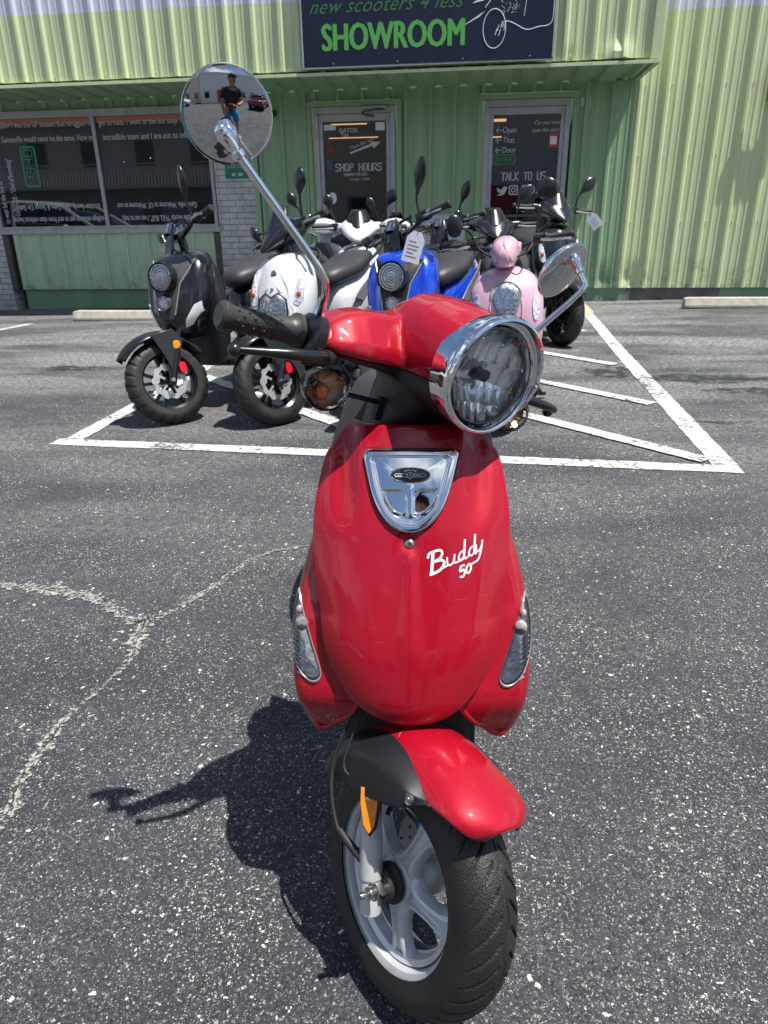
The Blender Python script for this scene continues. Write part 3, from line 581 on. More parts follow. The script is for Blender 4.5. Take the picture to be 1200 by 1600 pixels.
# signs and small fittings on the wall
sg = thing('showroom_sign', 'dark navy banner sign reading SHOWROOM in green letters on the fascia', 'sign', (0, 8.80, 0))
M['navy'] = mat('navy_sign_face', (.008, .012, .035), .28, vary=.2, scale=3)
mb = MB(); mb.b2(-1.925, .728, 0, .03, 2.615, 3.90); ob('panel', mb, 'navy', sg, smooth=False)
P('edge_trim', [(-1.94, .743, -.006, .035, 2.600, 2.615), (-1.94, -1.925, -.006, .035, 2.615, 3.90), (.728, .743, -.006, .035, 2.615, 3.90)], 'frame', sg)
M['sgreen'] = mat('sign_green_vinyl', (.105, .42, .085), .45); M['sdgreen'] = mat('sign_dark_green_vinyl', (.045, .17, .05), .5)
mb = MB(); text_on(mb, 'SHOWROOM', .345, (-1.722, -.002, 2.768), EX, EZ, xs=.735, ext=.001)
for dx, dy in ((-.008, .0), (.008, .0), (.0, .006), (.0, -.004), (.014, 0)): text_on(mb, 'SHOWROOM', .345, (-1.722+dx, -.0022-abs(dx)*.02-abs(dy)*.03, 2.768+dy), EX, EZ, xs=.735, ext=.001)
ob('word_showroom', mb, 'sgreen', sg, smooth=False)
mb = MB(); text_on(mb, 'new scooters 4 less', .19, (-1.85, -.002, 3.105), EX, EZ, xs=.98, shear=.5, ext=.001, sp=1.08); ob('script_line', mb, 'sdgreen', sg, smooth=False)
mb = MB()
wc, wz = .12, 2.90
mb.tube([(wc+.13*cos(t)*.9, -.002, wz+.175*sin(t)) for t in [2*pi*k/40 for k in range(41)]], .004, 5)
mb.tube(smooth_path([(wc+.10, 0, wz-.02), (wc+.12, 0, wz+.06), (wc+.20, 0, wz+.04), (wc+.30, 0, wz-.01), (wc+.36, 0, wz-.02), (wc+.45, 0, wz+.0), (wc+.58, 0, wz+.03), (wc+.60, 0, wz+.2), (wc+.595, 0, wz+.45)], 6), .004, 5)
mb.tube(smooth_path([(wc-.10, 0, wz+.19), (wc-.02, 0, wz+.28), (wc+.08, 0, wz+.36), (wc+.14, 0, wz+.5)], 6), .004, 5); mb.tube(smooth_path([(wc+.30, 0, wz+.10), (wc+.32, 0, wz+.25), (wc+.36, 0, wz+.5)], 6), .003, 5)
mb.prism([(-.22, 2.93), (-.02, 3.04), (.02, 3.06), (-.04, 3.01)], -.003, -.001)
mb.prism([(-.12, 3.13), (.0, 3.15), (.04, 3.19), (-.04, 3.17)], -.003, -.001)
for k in range(46):
    x = wc+.06+random.random()*.2; z = wz+.12+random.random()*.22; mb.box((x, -.002, z), (.004+.012*random.random(), .001, .0018), mt=Matrix.Rotation(random.random()*3, 3, 'Y'))
for k in range(5): mb.box((wc+.02+k*.018, -.002, wz+random.uniform(-.05, .05)), (.0035, .001, .03), mt=Matrix.Rotation(.3, 3, 'Y'))
ob('scooter_drawing', mb, 'decal', sg, smooth=False)
for x in (-1.6, -.9, -.2, .5): mb = MB(); mb.ell((x, -.003, 2.645), (.007, .004, .007), 8); ob('sign_screw', mb, 'frame', sg)
gs = thing('notice_sign', 'small green notice sign on the white brick pier', 'sign', (-3.13, WY-.048, 1.70)); M['teal'] = mat('teal_sign', (.015, .19, .13), .45)
P('plate', [(-.15, .15, -.006, 0, -.10, .12)], 'teal', gs, .002)
mb = MB(); text_on(mb, 'ATTENTION', .034, (-.09, -.007, .07), EX, EZ); ob('sign_print', mb, 'text', gs, smooth=False); mb = MB(); text_on(mb, 'RESERVED PARKING', .028, (-.12, -.007, .025), EX, EZ); ob('sign_print', mb, 'text', gs, smooth=False)
for q in ((-.06, -.015), (.02, .085)): mb = MB(); mb.b2(q[0], q[1], -.008, -.006, -.07, -.035); ob('pictogram', mb, 'text', gs, smooth=False)
cs = thing('small_wall_sticker', 'tiny white sticker with a dark mark on the green wall right of the right door', 'sticker', (1.265, WY-.004, 2.355)); P('paper', [(-.06, .05, -.002, 0, -.05, .045)], 'paper', cs, 0); 
mb = MB(); mb.prism([(-.03, -.005), (.0, .02), (.035, .01), (.02, -.01)], -.0035, -.002); mb.b2(-.03, .03, -.0035, -.002, -.035, -.028); ob('print', mb, 'ink', cs, smooth=False)
cm = thing('wall_camera', 'small round black camera under the awning beside the left door', 'camera', (-2.58, WY-.03, 2.33)); mb = MB(); mb.lathe([(0, 0), (.035, .005), (.04, .03), (.03, .055), (0, .065)], (0, 0, 0), (0, -1, 0), 16); ob('housing', mb, 'satin_black', cm)
mb = MB(); mb.lathe([(0, 0), (.016, 0), (.014, .008), (0, .01)], (0, -.062, 0), (0, -1, 0), 12); ob('lens', mb, 'glass', cm)
rs = thing('number_sign', 'dark sign with a white rounded rim high on the green wall, right edge', 'sign', (3.51, WY-.10, 2.43)); 
mb = MB(); mb.prism(rrect(.22, .155, .05), -.03, .0); ob('plate', mb, 'navy', rs, bev=.003, smooth=False)
mb = MB(); q = rrect(.21, .145, .045); mb.tube([(x, -.032, z) for x, z in q+[q[0]]], .008, 6); ob('rim', mb, 'decal', rs); P('bracket', [(-.02, .02, 0, .08, -.02, .02)], 'steel', rs)
# whiteboard leaning at the wall
wb = thing('whiteboard', 'framed whiteboard leaning on the green wall between the two doors', 'whiteboard', (-.42, WY-.10, 0)); wb.rotation_euler = (radians(-4), 0, 0)
P('board', [(-.265, .265, -.012, .0, .12, 1.115)], mat('whiteboard_face', (.50, .54, .60), .3, vary=.08, scale=4), wb, 0); P('board_frame', [(-.285, .285, -.018, .006, 1.115, 1.14), (-.285, .285, -.018, .006, .095, .12), (-.285, -.265, -.017, .006, .12, 1.115), (.265, .285, -.017, .006, .12, 1.115)], 'silver', wb)
mb = MB()
for r_ in range(5):
    z = 1.03-r_*.075; x = -.23
    while x < .2:
        l_ = random.uniform(.02, .05); mb.tube(smooth_path([(x+l_*k/4, -.013, z+random.uniform(-.012, .018)) for k in range(5)], 3), .0018, 4); x += l_+.018
ob('handwriting', mb, 'ink', wb)
# ------------------------------------------------------------------ red scooter in front (local frame: x to the picture's right, y to its rear, z up, origin under the front axle)
HS = .9398
R = bpy.data.objects.new('scooter', None); C.objects.link(R); R.location = (-.0703, .7308, 0)
R.rotation_euler = (Matrix.Rotation(.0518, 3, 'Z') @ Matrix.Rotation(-.0066, 3, 'Y')).to_euler(); R.scale = (HS,)*3
tag(R, 'glossy red scooter filling the foreground, front wheel turned, round chrome mirror and big round headlight', 'scooter')
A0 = Vector((0, -.07, 0)); AX = Vector((0, sin(.4494), cos(.4494))); SR = Matrix.Rotation(.7184, 3, AX)
def St(v): return A0+SR @ (Vector(v)-A0)
def SM(): return MB(St)
WR = .1944
YK = ([.20, .31, .38, .46, .60, .63, .745, .78, .85], [.150, .168, .205, .244, .314, .330, .402, .4265, .47])
def Yc(z): return crom(z, *YK)
WK = ([.48, .55, .63, .69, .72, .735, .80], [.158, .171, .1745, .166, .158, .150, .10])
def Wd(z): return crom(z, *WK)
def Srad(x, z): return min(1.15, abs(x)/Wd(z)) if z > .48 else min(1.15, sqrt((x/.158)**2+((.48-z)/.177)**2))
def noseY(x, z):
    s = Srad(x, z); y = Yc(z)+.046*s**3.2
    y += .012*exp(-((abs(x)-.118)/.022)**2)*sst(z, .60, .70)           # hollows beside the badge
    y -= .004*exp(-((abs(x)-.088)/.012)**2)*sst(z, .62, .72)
    k = sst(z, .38, .46)*(1-sst(z, .585, .61)); wd_ = .009+.012*max(0, (.60-z))/.2
    y -= .0050*exp(-(x/wd_)**2)*k
    y += .007*exp(-((x*x+(z-.603)**2)/.013**2))                         # screw recess
    return y
def nose(u, v):
    ph = (u*2-1)*pi/2; q = ph/(pi/2); a = abs(q)
    zs = .735-(.735-.48)*min(1, v*1.25); ZT = .782
    zc = ZT-(ZT-.303)*(v**.92)
    plat = 1-sst(a, .50, .98); kk = plat*(1-sst(v, 0, .45))+cos(ph)*sst(v, 0, .45)
    sx = sin(ph)*.75+q*.25 if v < .3 else sin(ph)*(.75+.25*sst(v, .3, .7))+q*.25*(1-sst(v, .3, .7))
    z = zs+(zc-zs)*kk; x = sx*(Wd(zs) if zs > .4805 else .158)
    return Vector((x, noseY(x, z), z))
# the leg-shield panels are drawn a size too large and too far back; BK brings them to size, ahead of the steering column
BK, BO = .855, Vector((.0061, -.1131, .1620))
def obB(name, mb, *a, **k): mb.v = [v*BK+BO for v in mb.v]; return ob(name, mb, *a, **k)
NU, NV = 97, 90
rows = []
for j in range(NV):
    rows.append([nose(i/(NU-1), j/(NV-1)) for i in range(NU)])
# rolled edge all round
def edge(p, d1, d2):
    c = Vector((0, 0, .55)); dr = Vector((p.x, 0, p.z-.55)); dr.normalize(); return p-dr*d1+Vector((0, d2, 0))
mb = MB(); mb.rings(rows, False, False)
loop = [rows[0][i] for i in range(NU)]+[rows[j][-1] for j in range(1, NV)]+[rows[-1][i] for i in range(NU-2, -1, -1)]+[rows[j][0] for j in range(NV-2, 0, -1)]
mb.rings([loop, [edge(p, -.0015, .006) for p in loop], [edge(p, .0, .012) for p in loop], [edge(p, .006, .018) for p in loop], [edge(p, .012, .022) for p in loop]], True, False)
nose_o = obB('front_panel', mb, 'red', R, ang=60)
# wings beside the nose, carrying the side lights
WO = ([.20, .225, .25, .28, .36, .44, .49, .55, .60, .66], [.175, .186, .198, .208, .2175, .2165, .209, .194, .178, .165])
def wingout(z): return crom(z, *WO)
def wingY(x, z):
    xo = wingout(z); xi = max(0.06, (Wd(z) if z > .48 else .165*sqrt(max(0, 1-((.48-z)/.177)**2)))-.01); t = max(0, min(1, (abs(x)-xi)/max(.01, xo-xi)))
    return Yc(max(z, .22))+.066+.020*t*t+.036*(1-sst(z, .245, .36))**1.5
def wing(sd):
    mb = MB(); R_ = []
    for j in range(46):
        z = .665-(.665-.250)*j/45
        xo = wingout(z)
        if z > .335: xi = max(.09, (Wd(z) if z > .48 else .165*sqrt(max(0, 1-((.48-z)/.177)**2)))-.012)
        else: xi = lerp(z, [.250, .265, .285, .310, .335], [.152, .138, .114, .094, .09])
        xi = min(xi, xo-.034)
        r = []
        yb = wingY(xo-.030, z)
        for i in range(14):
            t = i/13; x = xi+(xo-.030-xi)*t; r.append((sd*x, wingY(x, z), z))
        for i in range(1, 7):
            a = i/6*pi/2; r.append((sd*(xo-.030+.030*sin(a)), wingY(xo-.030, z)+.044*(1-cos(a)), z))
        for i in range(1, 8):
            t = i/7; r.append((sd*(xo-.045*t*t), yb+.044+.100*t, z+.02*t))
        R_.append(r)
    mb.rings(R_, False, False)
    # rolled lower lip
    last = R_[-1]; mb.rings([last, [(x*.985, y+.004, z-.008) for x, y, z in last], [(x*.96, y+.012, z-.009) for x, y, z in last], [(x*.94, y+.018, z+.004) for x, y, z in last]], False, False)
    o_ = obB('side_panel', mb, 'red', R, solid=.004, ang=60)
    P_ = [(sd*x, wingY(x, z)+.002, z) for x, z in ((.088, .335), (.094, .316), (.112, .288), (.136, .266), (.150, .251), (.162, .246), (.172, .248))]
    P_ += [(sd*.196, wingY(.17, .26)+.040, .258), (sd*.186, wingY(.17, .26)+.10, .262)]
    mb = MB(); mb.tube(smooth_path(P_, 5), .0062, 12); obB('rolled_lip', mb, 'red', o_); return o_
for sd in (-1, 1): wing(sd)
# dark inner shell behind the nose
mb = MB(); mb.se([(.24, 0, .37, .13, .06), (.34, 0, .385, .15, .075), (.45, 0, .40, .16, .07), (.60, 0, .44, .152, .07), (.70, 0, .485, .128, .06), (.765, 0, .51, .10, .05)], 'z', 28); obB('inner_shell', mb, 'black_plastic', R)
# arch behind the wheel
mb = MB(); mb.grid(lambda u, v: Vector(((u*2-1)*.12, .245+.05*v+.03*(u*2-1)**2, .20+.20*v)), 12, 8); obB('wheel_arch', mb, 'black_plastic', R, solid=.003)
mb = MB(); mb.se([(.55, 0, .43, .165, .05, 3), (.70, 0, .45, .158, .05, 3), (.76, 0, .462, .142, .05, 3), (.82, 0, .475, .120, .048, 3), (.855, 0, .48, .100, .044, 3), (.872, 0, .482, .075, .03, 2.5)], 'z', 32); ob('glove_box', mb, 'grey_plastic', R)
# chrome badge plate
def plate_half(z):
    if z > .742: return .084-(.006-sqrt(max(0, .006**2-(z-.742)**2)))
    return .084*sqrt(max(0, 1-((.742-z)/.1175)**2.15))**.92
def plate_pt(k, s, n):
    # outline parameter k in 0..n: start top left, along top, down right, round the bottom, up left
    t = k/n
    if t < .22: q = t/.22; x = -.078+.156*q; z = .748
    else:
        a = (t-.22)/.78; ph = a*pi; d_ = sin(ph)**.85; z = .742-.118*d_; x = math.copysign(.084*(1-.36*d_)*sqrt(max(0, 1-d_**4.5)), cos(ph))
    cx, cz = 0, .703; return cx+(x-cx)*s, cz+(z-cz)*s
def relief(x, z, s):
    h = .004
    if s > .93: h = .004*sqrt(max(0, 1-((s-.93)/.07)**2))
    h -= .0045*sst(s, .86, .80)*1.0 if s < .86 else 0
    h = h if s > .86 else .004-.0040*(1-sst(s, .80, .86))
    h += .0022*exp(-((s-.80)/.022)**2)
    r = .0
    ax = abs(x)
    # two scooped leaves
    u_ = (ax-.024)/.020; v_ = (z-.672)/.021
    lf = u_*u_+v_*v_+.9*u_*v_*(-1)
    ins = sst(1.15-lf, 0, .45)*sst(ax, .0035, .008)*(1-sst(z, .684, .690))
    h -= .0060*ins
    h += .0018*exp(-(x/.0045)**2)*(1-sst(z, .69, .70))*sst(z, .645, .655)
    return h
mb = MB(); n = 150; RR = []; ns_ = 54
for i in range(ns_+1):
    s = max(.0008, i/ns_); r = []
    for k in range(n):
        x, z = plate_pt(k, s, n); r.append((x, noseY(x*.9, z)-.0065-relief(x, z, s)-.0050*(1-s), z))
    RR.append(r)
RR.append([(x, y+.012, z) for x, y, z in RR[-1]])
mb.rings(RR, True, False); obB('emblem_plate', mb, 'chrome', R, ang=70)
mb = MB(); r = []
for k in range(n): x, z = plate_pt(k, 1.035, n); r.append((x, noseY(x, z)-.0005, z))
mb.rings([[(a*.96, b-.001, .703+(c-.703)*.96) for a, b, c in r], r, [(a, b+.004, c) for a, b, c in r]], True, False); obB('emblem_gasket', mb, 'rubber', R)
# small oval badge; frame: along x, and along the slope
bz = .7115; by = noseY(0, bz)-.0145
eY = Vector((0, -.55, -.835)); slope = Vector((0, (noseY(0, .725)-noseY(0, .695)), .03)).normalized(); nrm = slope.cross(Vector((1, 0, 0))).normalized()
if nrm.y > 0: nrm = -nrm
bc = Vector((0, by+.003, bz)); MT = Matrix((Vector((1, 0, 0)), slope, nrm)).transposed()
mb = MB(); mb.lathe([(.0, .0), (.5, 0), (.5, .003), (.0, .0042)], (0, 0, 0), (0, 0, 1), 40)
mb.v = [bc+MT @ Vector((v.x*.070, v.y*.026, v.z)) for v in mb.v]; bo = obB('badge', mb, 'satin_black', R)
mb = MB(); q = [(.035*cos(t), .013*sin(t)) for t in [2*pi*k/40 for k in range(41)]]; mb.tube([bc+MT @ Vector((a, b, .003)) for a, b in q], .0011, 6); obB('badge_rim', mb, 'chrome', bo)
mb = MB()
for ang_, ch in zip([-.48, -.32, -.16, 0, .16, .32, .48], 'GENUINE'):
    a = ang_*.78; px_ = .0215*sin(a)*1.0; py_ = .0215*cos(a)-.0155; ex = MT @ Vector((cos(a), -sin(a), 0)); ey = MT @ Vector((sin(a), cos(a), 0))
    text_on(mb, ch, .0048, bc+MT @ Vector((px_*1.15, py_, .0050)), ex, ey, align='CENTER', ext=.0002, bold=.00008)
hx = [(.0058*cos(pi/2+k*pi/3), -.0018+.0058*sin(pi/2+k*pi/3)) for k in range(7)]
mb.tube([bc+MT @ Vector((a, b, .0050)) for a, b in hx], .0006, 5); text_on(mb, 'G', .0062, bc+MT @ Vector((0, -.004, .0050)), MT @ Vector((1, 0, 0)), MT @ Vector((0, 1, 0)), align='CENTER', ext=.0002)
for sg_ in (-1, 1):
    q = [(.0062, .0008), (.025, .0012), (.0275, -.0012), (.0245, -.0042), (.0062, -.0044)]; mb.tube([bc+MT @ Vector((a*sg_, b, .0048)) for a, b in q+[q[0]]], .00045, 5)
text_on(mb, 'SCOOTER', .0024, bc+MT @ Vector((-.0235, -.0026, .0048)), MT @ Vector((1, 0, 0)), MT @ Vector((0, 1, 0)), ext=.0002, bold=.00004); text_on(mb, 'COMPANY', .0024, bc+MT @ Vector((.0075, -.0026, .0048)), MT @ Vector((1, 0, 0)), MT @ Vector((0, 1, 0)), ext=.0002, bold=.00004)
obB('badge_lettering', mb, 'decal', bo, smooth=False)
# screw
scn = Vector((0, -.90, .44)).normalized(); sc = Vector((0, noseY(0, .603)-.001, .603))
mb = MB(); mb.lathe([(0, .006), (.004, .0058), (.0075, .0042), (.0095, .001), (.0095, -.004)], sc, scn, 24); s_o = obB('screw', mb, 'steel', R)
mb = MB(); ax1 = Vector((1, 0, 0)); ax2 = scn.cross(ax1)
for a in (ax1, ax2):
    b_ = scn.cross(a); mb.box(sc+scn*.0058, (.0036, .0011, .0006), mt=Matrix((a, b_, scn)).transposed())
obB('screw_slot', mb, 'rubber', s_o, smooth=False)
mb = MB(); mb.lathe([(.0115, 0), (.0125, .0018), (.0145, .0012), (.0150, -.002)], sc+scn*(-.001), scn, 28); obB('screw_cup', mb, 'red', s_o)
# script on the panel: Buddy 50, projected onto the surface
def on_nose(a, b, lift=.0012):
    # a, b: panel coordinates (x, z)
    return Vector((a, noseY(a, b)-lift, b))
def stroke_nose(mb, pts, w_):
    pts = smooth_path([(a, 0, b) for a, b in pts], 5); L_, R_2 = [], []
    for i, p in enumerate(pts):
        d = (pts[min(i+1, len(pts)-1)]-pts[max(i-1, 0)]); d.normalize(); nrm_ = Vector((-d.z, 0, d.x)); ww = w_[0]+(w_[1]-w_[0])*i/len(pts) if isinstance(w_, tuple) else w_
        L_.append(on_nose(p.x+nrm_.x*ww, p.z+nrm_.z*ww)); R_2.append(on_nose(p.x-nrm_.x*ww, p.z-nrm_.z*ww))
    mb.rings([[a, b] for a, b in zip(L_, R_2)], False, False)
BX, BZ = .031, .556; KX, KZ = .0925, .034; RT = .34   # script box; RT = rise to the right
def BP(a, b): return (BX+a*KX, BZ+b*KZ+a*KX*RT)
mb = MB()
def bs(pts, w_=.0014): stroke_nose(mb, [BP(a, b) for a, b in pts], w_)
bs([(.075, .02), (.085, .4), (.10, .95)], .0026)                                             # B stem
bs([(.0, .80), (.03, .98), (.10, 1.0), (.22, .97), (.27, .80), (.23, .60), (.12, .54)], .0019); bs([(.12, .54), (.25, .50), (.31, .30), (.24, .08), (.12, .02), (.04, .04)], .0021)
bs([(.24, .10), (.34, .12), (.40, .16)], .0013)
bs([(.36, .52), (.37, .22), (.42, .10), (.48, .20), (.50, .52)]); bs([(.50, .52), (.495, .16), (.54, .10)])
bs([(.545, .10), (.61, .12), (.665, .20)], .0012)
for o in (0, .19):
    bs([(.665+o, .50), (.60+o, .44), (.575+o, .24), (.62+o, .10), (.67+o, .20), (.68+o, .50)]); bs([(.69+o, .98), (.68+o, .5), (.68+o, .16), (.72+o, .10)], .0017)
bs([(.715, .10), (.76, .14)], .0012)
bs([(.895, .50), (.905, .22), (.95, .14), (1.0, .30), (1.015, .55)]); bs([(1.02, .55), (.99, .1), (.94, -.22), (.86, -.28), (.76, -.28)], .0014)
for pts in ([(.685, -.18), (.615, -.18), (.605, -.38), (.66, -.36), (.69, -.50), (.66, -.66), (.60, -.62)], [(.77, -.22), (.725, -.32), (.72, -.52), (.76, -.62), (.80, -.50), (.80, -.30), (.77, -.22)]): bs(pts, .0016)
obB('script_lettering', mb, 'decal', nose_o, smooth=False)
# side lights in the wings
def side_light(sd):
    cx, cz = .186, .425
    # outline in (x, z), teardrop leaning with the wing
    out = [(.205, .492), (.2115, .478), (.2155, .455), (.2165, .43), (.2145, .405), (.2075, .385), (.196, .368), (.183, .358), (.170, .357), (.161, .364), (.1605, .375), (.166, .392), (.176, .418), (.1865, .448), (.195, .472), (.2, .486)]
    k = smooth_path([(a, 0, b) for a, b in out+[out[0]]], 5)[:-1]
    def ringat(s, off):
        r = []
        for p in k:
            x = cx+(p.x-cx)*s+(.004*(1-s)); z = cz+(p.z-cz)*s; xo = wingout(z); xx = min(x, xo-.030); ex_ = max(0, x-(xo-.030)); a = math.asin(min(1, ex_/.030))
            r.append(Vector((sd*(xx+(.030+off*.6)*sin(a) if ex_ > 0 else x), wingY(xx, z)+.044*(1-cos(a))-off*(.4+.6*cos(a)), z)))
        return r
    n_ = 10
    mb = MB(); mb.rings([ringat(1-.98*i/n_, .004+.011*(i/n_)**.7) for i in range(n_+1)], True, False); lens_rings = mb
    mr = MB(); R_ = [ringat(1-.98*i/n_, .0016) for i in range(n_+1)]
    mr.rings(R_, True, False); b_o = obB('side_light', mr, M['reflector'], R, ang=60)
    obB('lens', mb, 'lens', b_o, ang=60)
    mg = MB(); mg.rings([ringat(1.045, .0005), ringat(1.03, .004), ringat(.99, .0052), ringat(.94, .003)], True, False); obB('rim', mg, 'silver', b_o)
    # ribs in the lower half, bulbs in the upper half
    mx_ = MB()
    for i in range(9):
        z = .365+i*.0085; x0 = .1655+i*.0035; x1 = .203+min(i, 4)*.002
        mx_.tube([(sd*(x0+(x1-x0)*t), wingY(min(x0+(x1-x0)*t, .195), z+.006*t)+.004*(t > .8)-.004, z-.012*(1-t)) for t in (0, .25, .5, .75, 1)], .0022, 6)
    obB('ribs', mx_, 'silver', b_o)
    for z, x, r_ in ((.447, .196, .0125), (.470, .2005, .007)): mx_ = MB(); mx_.ell((sd*x, wingY(.19, z)-.002, z), (r_, .008, r_*1.25), 14); obB('bulb', mx_, M['bulb'], b_o)
M['reflector'] = mat('lamp_reflector', (.74, .74, .74), .22, .6, vary=.30, scale=50, bump=.5, bscale=90, bd=.004)
M['bulb'] = mat('bulb_glass', (.55, .50, .48), .08, .4, coat=.8, vary=.5, scale=90)
for sd in (-1, 1): side_light(sd)
# ---------------- steering assembly (built straight, then turned by St)
# headset: wings + lamp nacelle, fused
LC = Vector((-.004, .180, .930)); LK = .865
mb = SM()
def hs(sec): mb.se(sec, 'x', 22)
for sd in (-1, 1):
    Q_ = []
    for x, y0, zt, zb, k in ((0, .345, .990, .880, 1.25), (.045, .345, .984, .880, 1.15), (.078, .342, .972, .888, 1.0), (.108, .338, .970, .893, 1.0), (.138, .336, .967, .895, .98), (.165, .335, .959, .897, .90), (.188, .334, .945, .901, .75), (.208, .333, .926, .909, .45)):
        Q_.append([(sd*x, y0+a_*k, zb+(zt-zb)*b_) for a_, b_ in ((-.050, 0), (-.064, .18), (-.060, .42), (-.028, .93), (-.016, 1.0), (.030, .98), (.052, .70), (.054, .25), (.040, 0))])
    mb.rings(Q_)
mb.se([(.150, 0, .928, .074, .073, 2.1), (.20, 0, .931, .080, .079, 2.1), (.23, 0, .934, .082, .082, 2.1), (.28, 0, .937, .082, .084, 2.2), (.34, 0, .938, .076, .081, 2.3), (.39, 0, .932, .06, .066, 2.3), (.43, 0, .922, .04, .042, 2.2)], 'y', 32)
mb.se([(.74, 0, .345, .060, .050, 2.8), (.80, 0, .345, .056, .056, 2.8), (.84, 0, .335, .057, .070, 2.8), (.88, 0, .31, .064, .088, 2.6), (.92, 0, .30, .06, .09, 2.4)], 'z', 28)
hb = blob(mb, .0042, 5, .5); hb = cut(hb, St((0, .186, .93)), SR @ Vector((0, -1, 0)), False)
SP = St((0, .3, .903)); SN = SR @ Vector((0, 0.02, 1)).normalized()
top = cut(hb, SP, SN, True); low = cut(hb, SP, SN, False)
for v in top.vertices: v.co += SN*.0012
tops = ob('headset_cover', top, 'red', R, ang=60); lows = ob('headset_underside', low, 'black_plastic', R, ang=60); tops.modifiers.new('s', 'SOLIDIFY').thickness = .003
mb = SM(); mb.lathe([(0, .003), (.005, .003), (.006, 0)], (-.040, .285, .80), (-.4, -1, 0), 12); ob('cover_screw', mb, 'steel', lows)
# headlight
hd = Vector((0, -1, .02)).normalized()
mb = SM(); mb.lathe([(a*LK, b) for a, b in ((.091, -.030), (.0925, -.010), (.0945, .004), (.0935, .010), (.0895, .0135), (.0865, .0125), (.084, .006), (.082, -.006), (.082, -.02))], LC, hd, 72)
HL = ob('headlight', mb, 'chrome', R, ang=80)
# eyebrow visor over the top
mb = SM()
def vis(u, v):
    a = radians(-28)+radians(236)*u; k = sin(max(0, min(1, u))*pi)**.55
    pr = [(.0925, -.020), (.0965, -.008), (.0990, .004), (.0995, .016), (.0965, .025), (.0925, .027), (.0895, .022), (.0878, .014), (.087, .008)]
    f = v*(len(pr)-1); i = min(int(f), len(pr)-2); t = f-i; r_ = pr[i][0]+(pr[i+1][0]-pr[i][0])*t; h_ = pr[i][1]+(pr[i+1][1]-pr[i][1])*t
    r_ = (.090+(r_-.090)*(.35+.65*k)+.004*k*sin(a))*LK; h_ = h_ if h_ < .008 else .008+(h_-.008)*k
    return Vector((r_*cos(a), LC.y-h_, LC.z+r_*sin(a)))
mb.grid(vis, 70, 33); ob('visor', mb, 'chrome', HL, ang=80)
mb = SM(); mb.lathe([(a*LK, b) for a, b in ((.0825, .0), (.0780, .008), (.070, .0145), (.055, .0205), (.035, .0245), (.015, .0265), (0.0003, .027))], LC, hd, 64); ob('lens', mb, 'lens', HL)
# faceted reflector bowl with bulb and hood
mb = SM()
def bowl(u, v):
    a = 2*pi*u; r_ = .0715*v+.010*(1-v); d = -.030*(1-(r_/.0715)**2)
    x = r_*cos(a); z = r_*sin(a)
    # vertical flutes above and below, stepped bands
    fx = math.floor(x/.019); tx = x/.019-fx-.5; band = math.floor((z+.1)/.030); tz = (z+.1)/.030-band-.5
    d += .0034*(tx*tx*4-.3)*(1 if abs(z) > .018 else .35)+.0075*tz*(1 if band % 2 else -1)+.003*sin(fx*2.3+band*1.7)*tx
    return Vector((x, LC.y-d-.004, LC.z+z))
mb.grid(bowl, 144, 46, True); ob('reflector', mb, M['headreflector'] if 'headreflector' in M else mat('headlamp_reflector', (.97, .98, .99), .11, .62), HL, ang=14)
mb = SM(); mb.lathe([(0, .008), (.0085, .007), (.0092, -.01), (.0092, -.03)], LC+Vector((0, .012, 0)), hd, 24); bh = ob('bulb_hood', mb, 'satin_black', HL)
mb = SM(); mb.lathe([(.0080, .004), (.0080, -.006)], LC+Vector((.0, .016, 0)), hd, 24); mb.v = [v+SR @ Vector((.009, -.0, .0)) for v in mb.v]; ob('bulb_tip', mb, 'blue_tip', bh)
mb = SM(); mb.lathe([(.011, .0), (.014, .002), (.016, -.002), (.016, -.02)], LC+Vector((-.038, .022, .020)), hd, 24); mb.lathe([(0, .0), (.009, -.002), (.009, -.02)], LC+Vector((-.038, .022, .020)), hd, 20); ob('parking_bulb', mb, 'dark_chrome', HL)
# grips
def grip(x0, x1, sd, y=.338, z=.915):
    d = Vector((1, 0, 0)); Ln = abs(x1-x0); mb = SM(); prof = [(0, -.004), (.0155, -.004), (.0195, .0), (.0195, .006), (.0170, .012), (.0172, Ln*.45), (.0182, Ln*.75), (.0192, Ln-.018), (.0205, Ln-.012), (.0262, Ln-.006), (.0262, Ln), (.018, Ln+.002)]
    o_ = ob('grip', (mb.lathe(prof, (x0, y, z), (-sd, 0, 0), 32), mb)[1], 'grip', R)
    m2 = SM()
    for i in range(9):
        for k in range(8):
            a = 2*pi*(k+(i % 2)*.5)/8; h = .018+i*(Ln-.045)/9; r_ = .0172; c = Vector((x0-sd*h, y-r_*cos(a)*1.0, z+r_*sin(a))); m2.ell(c, (.0022, .0022, .0022), 8)
    ob('grip_nubs', m2, 'grip', o_)
    m3 = SM(); m3.tube([(x0-sd*(Ln-.002), y, z), (sd*.12, y, z+.002)], .011, 12); ob('handlebar_tube', m3, 'satin_black', R)
    return o_
grip(-.340, -.226, -1, .338, .916); grip(.262, .213, 1, .338, .910)
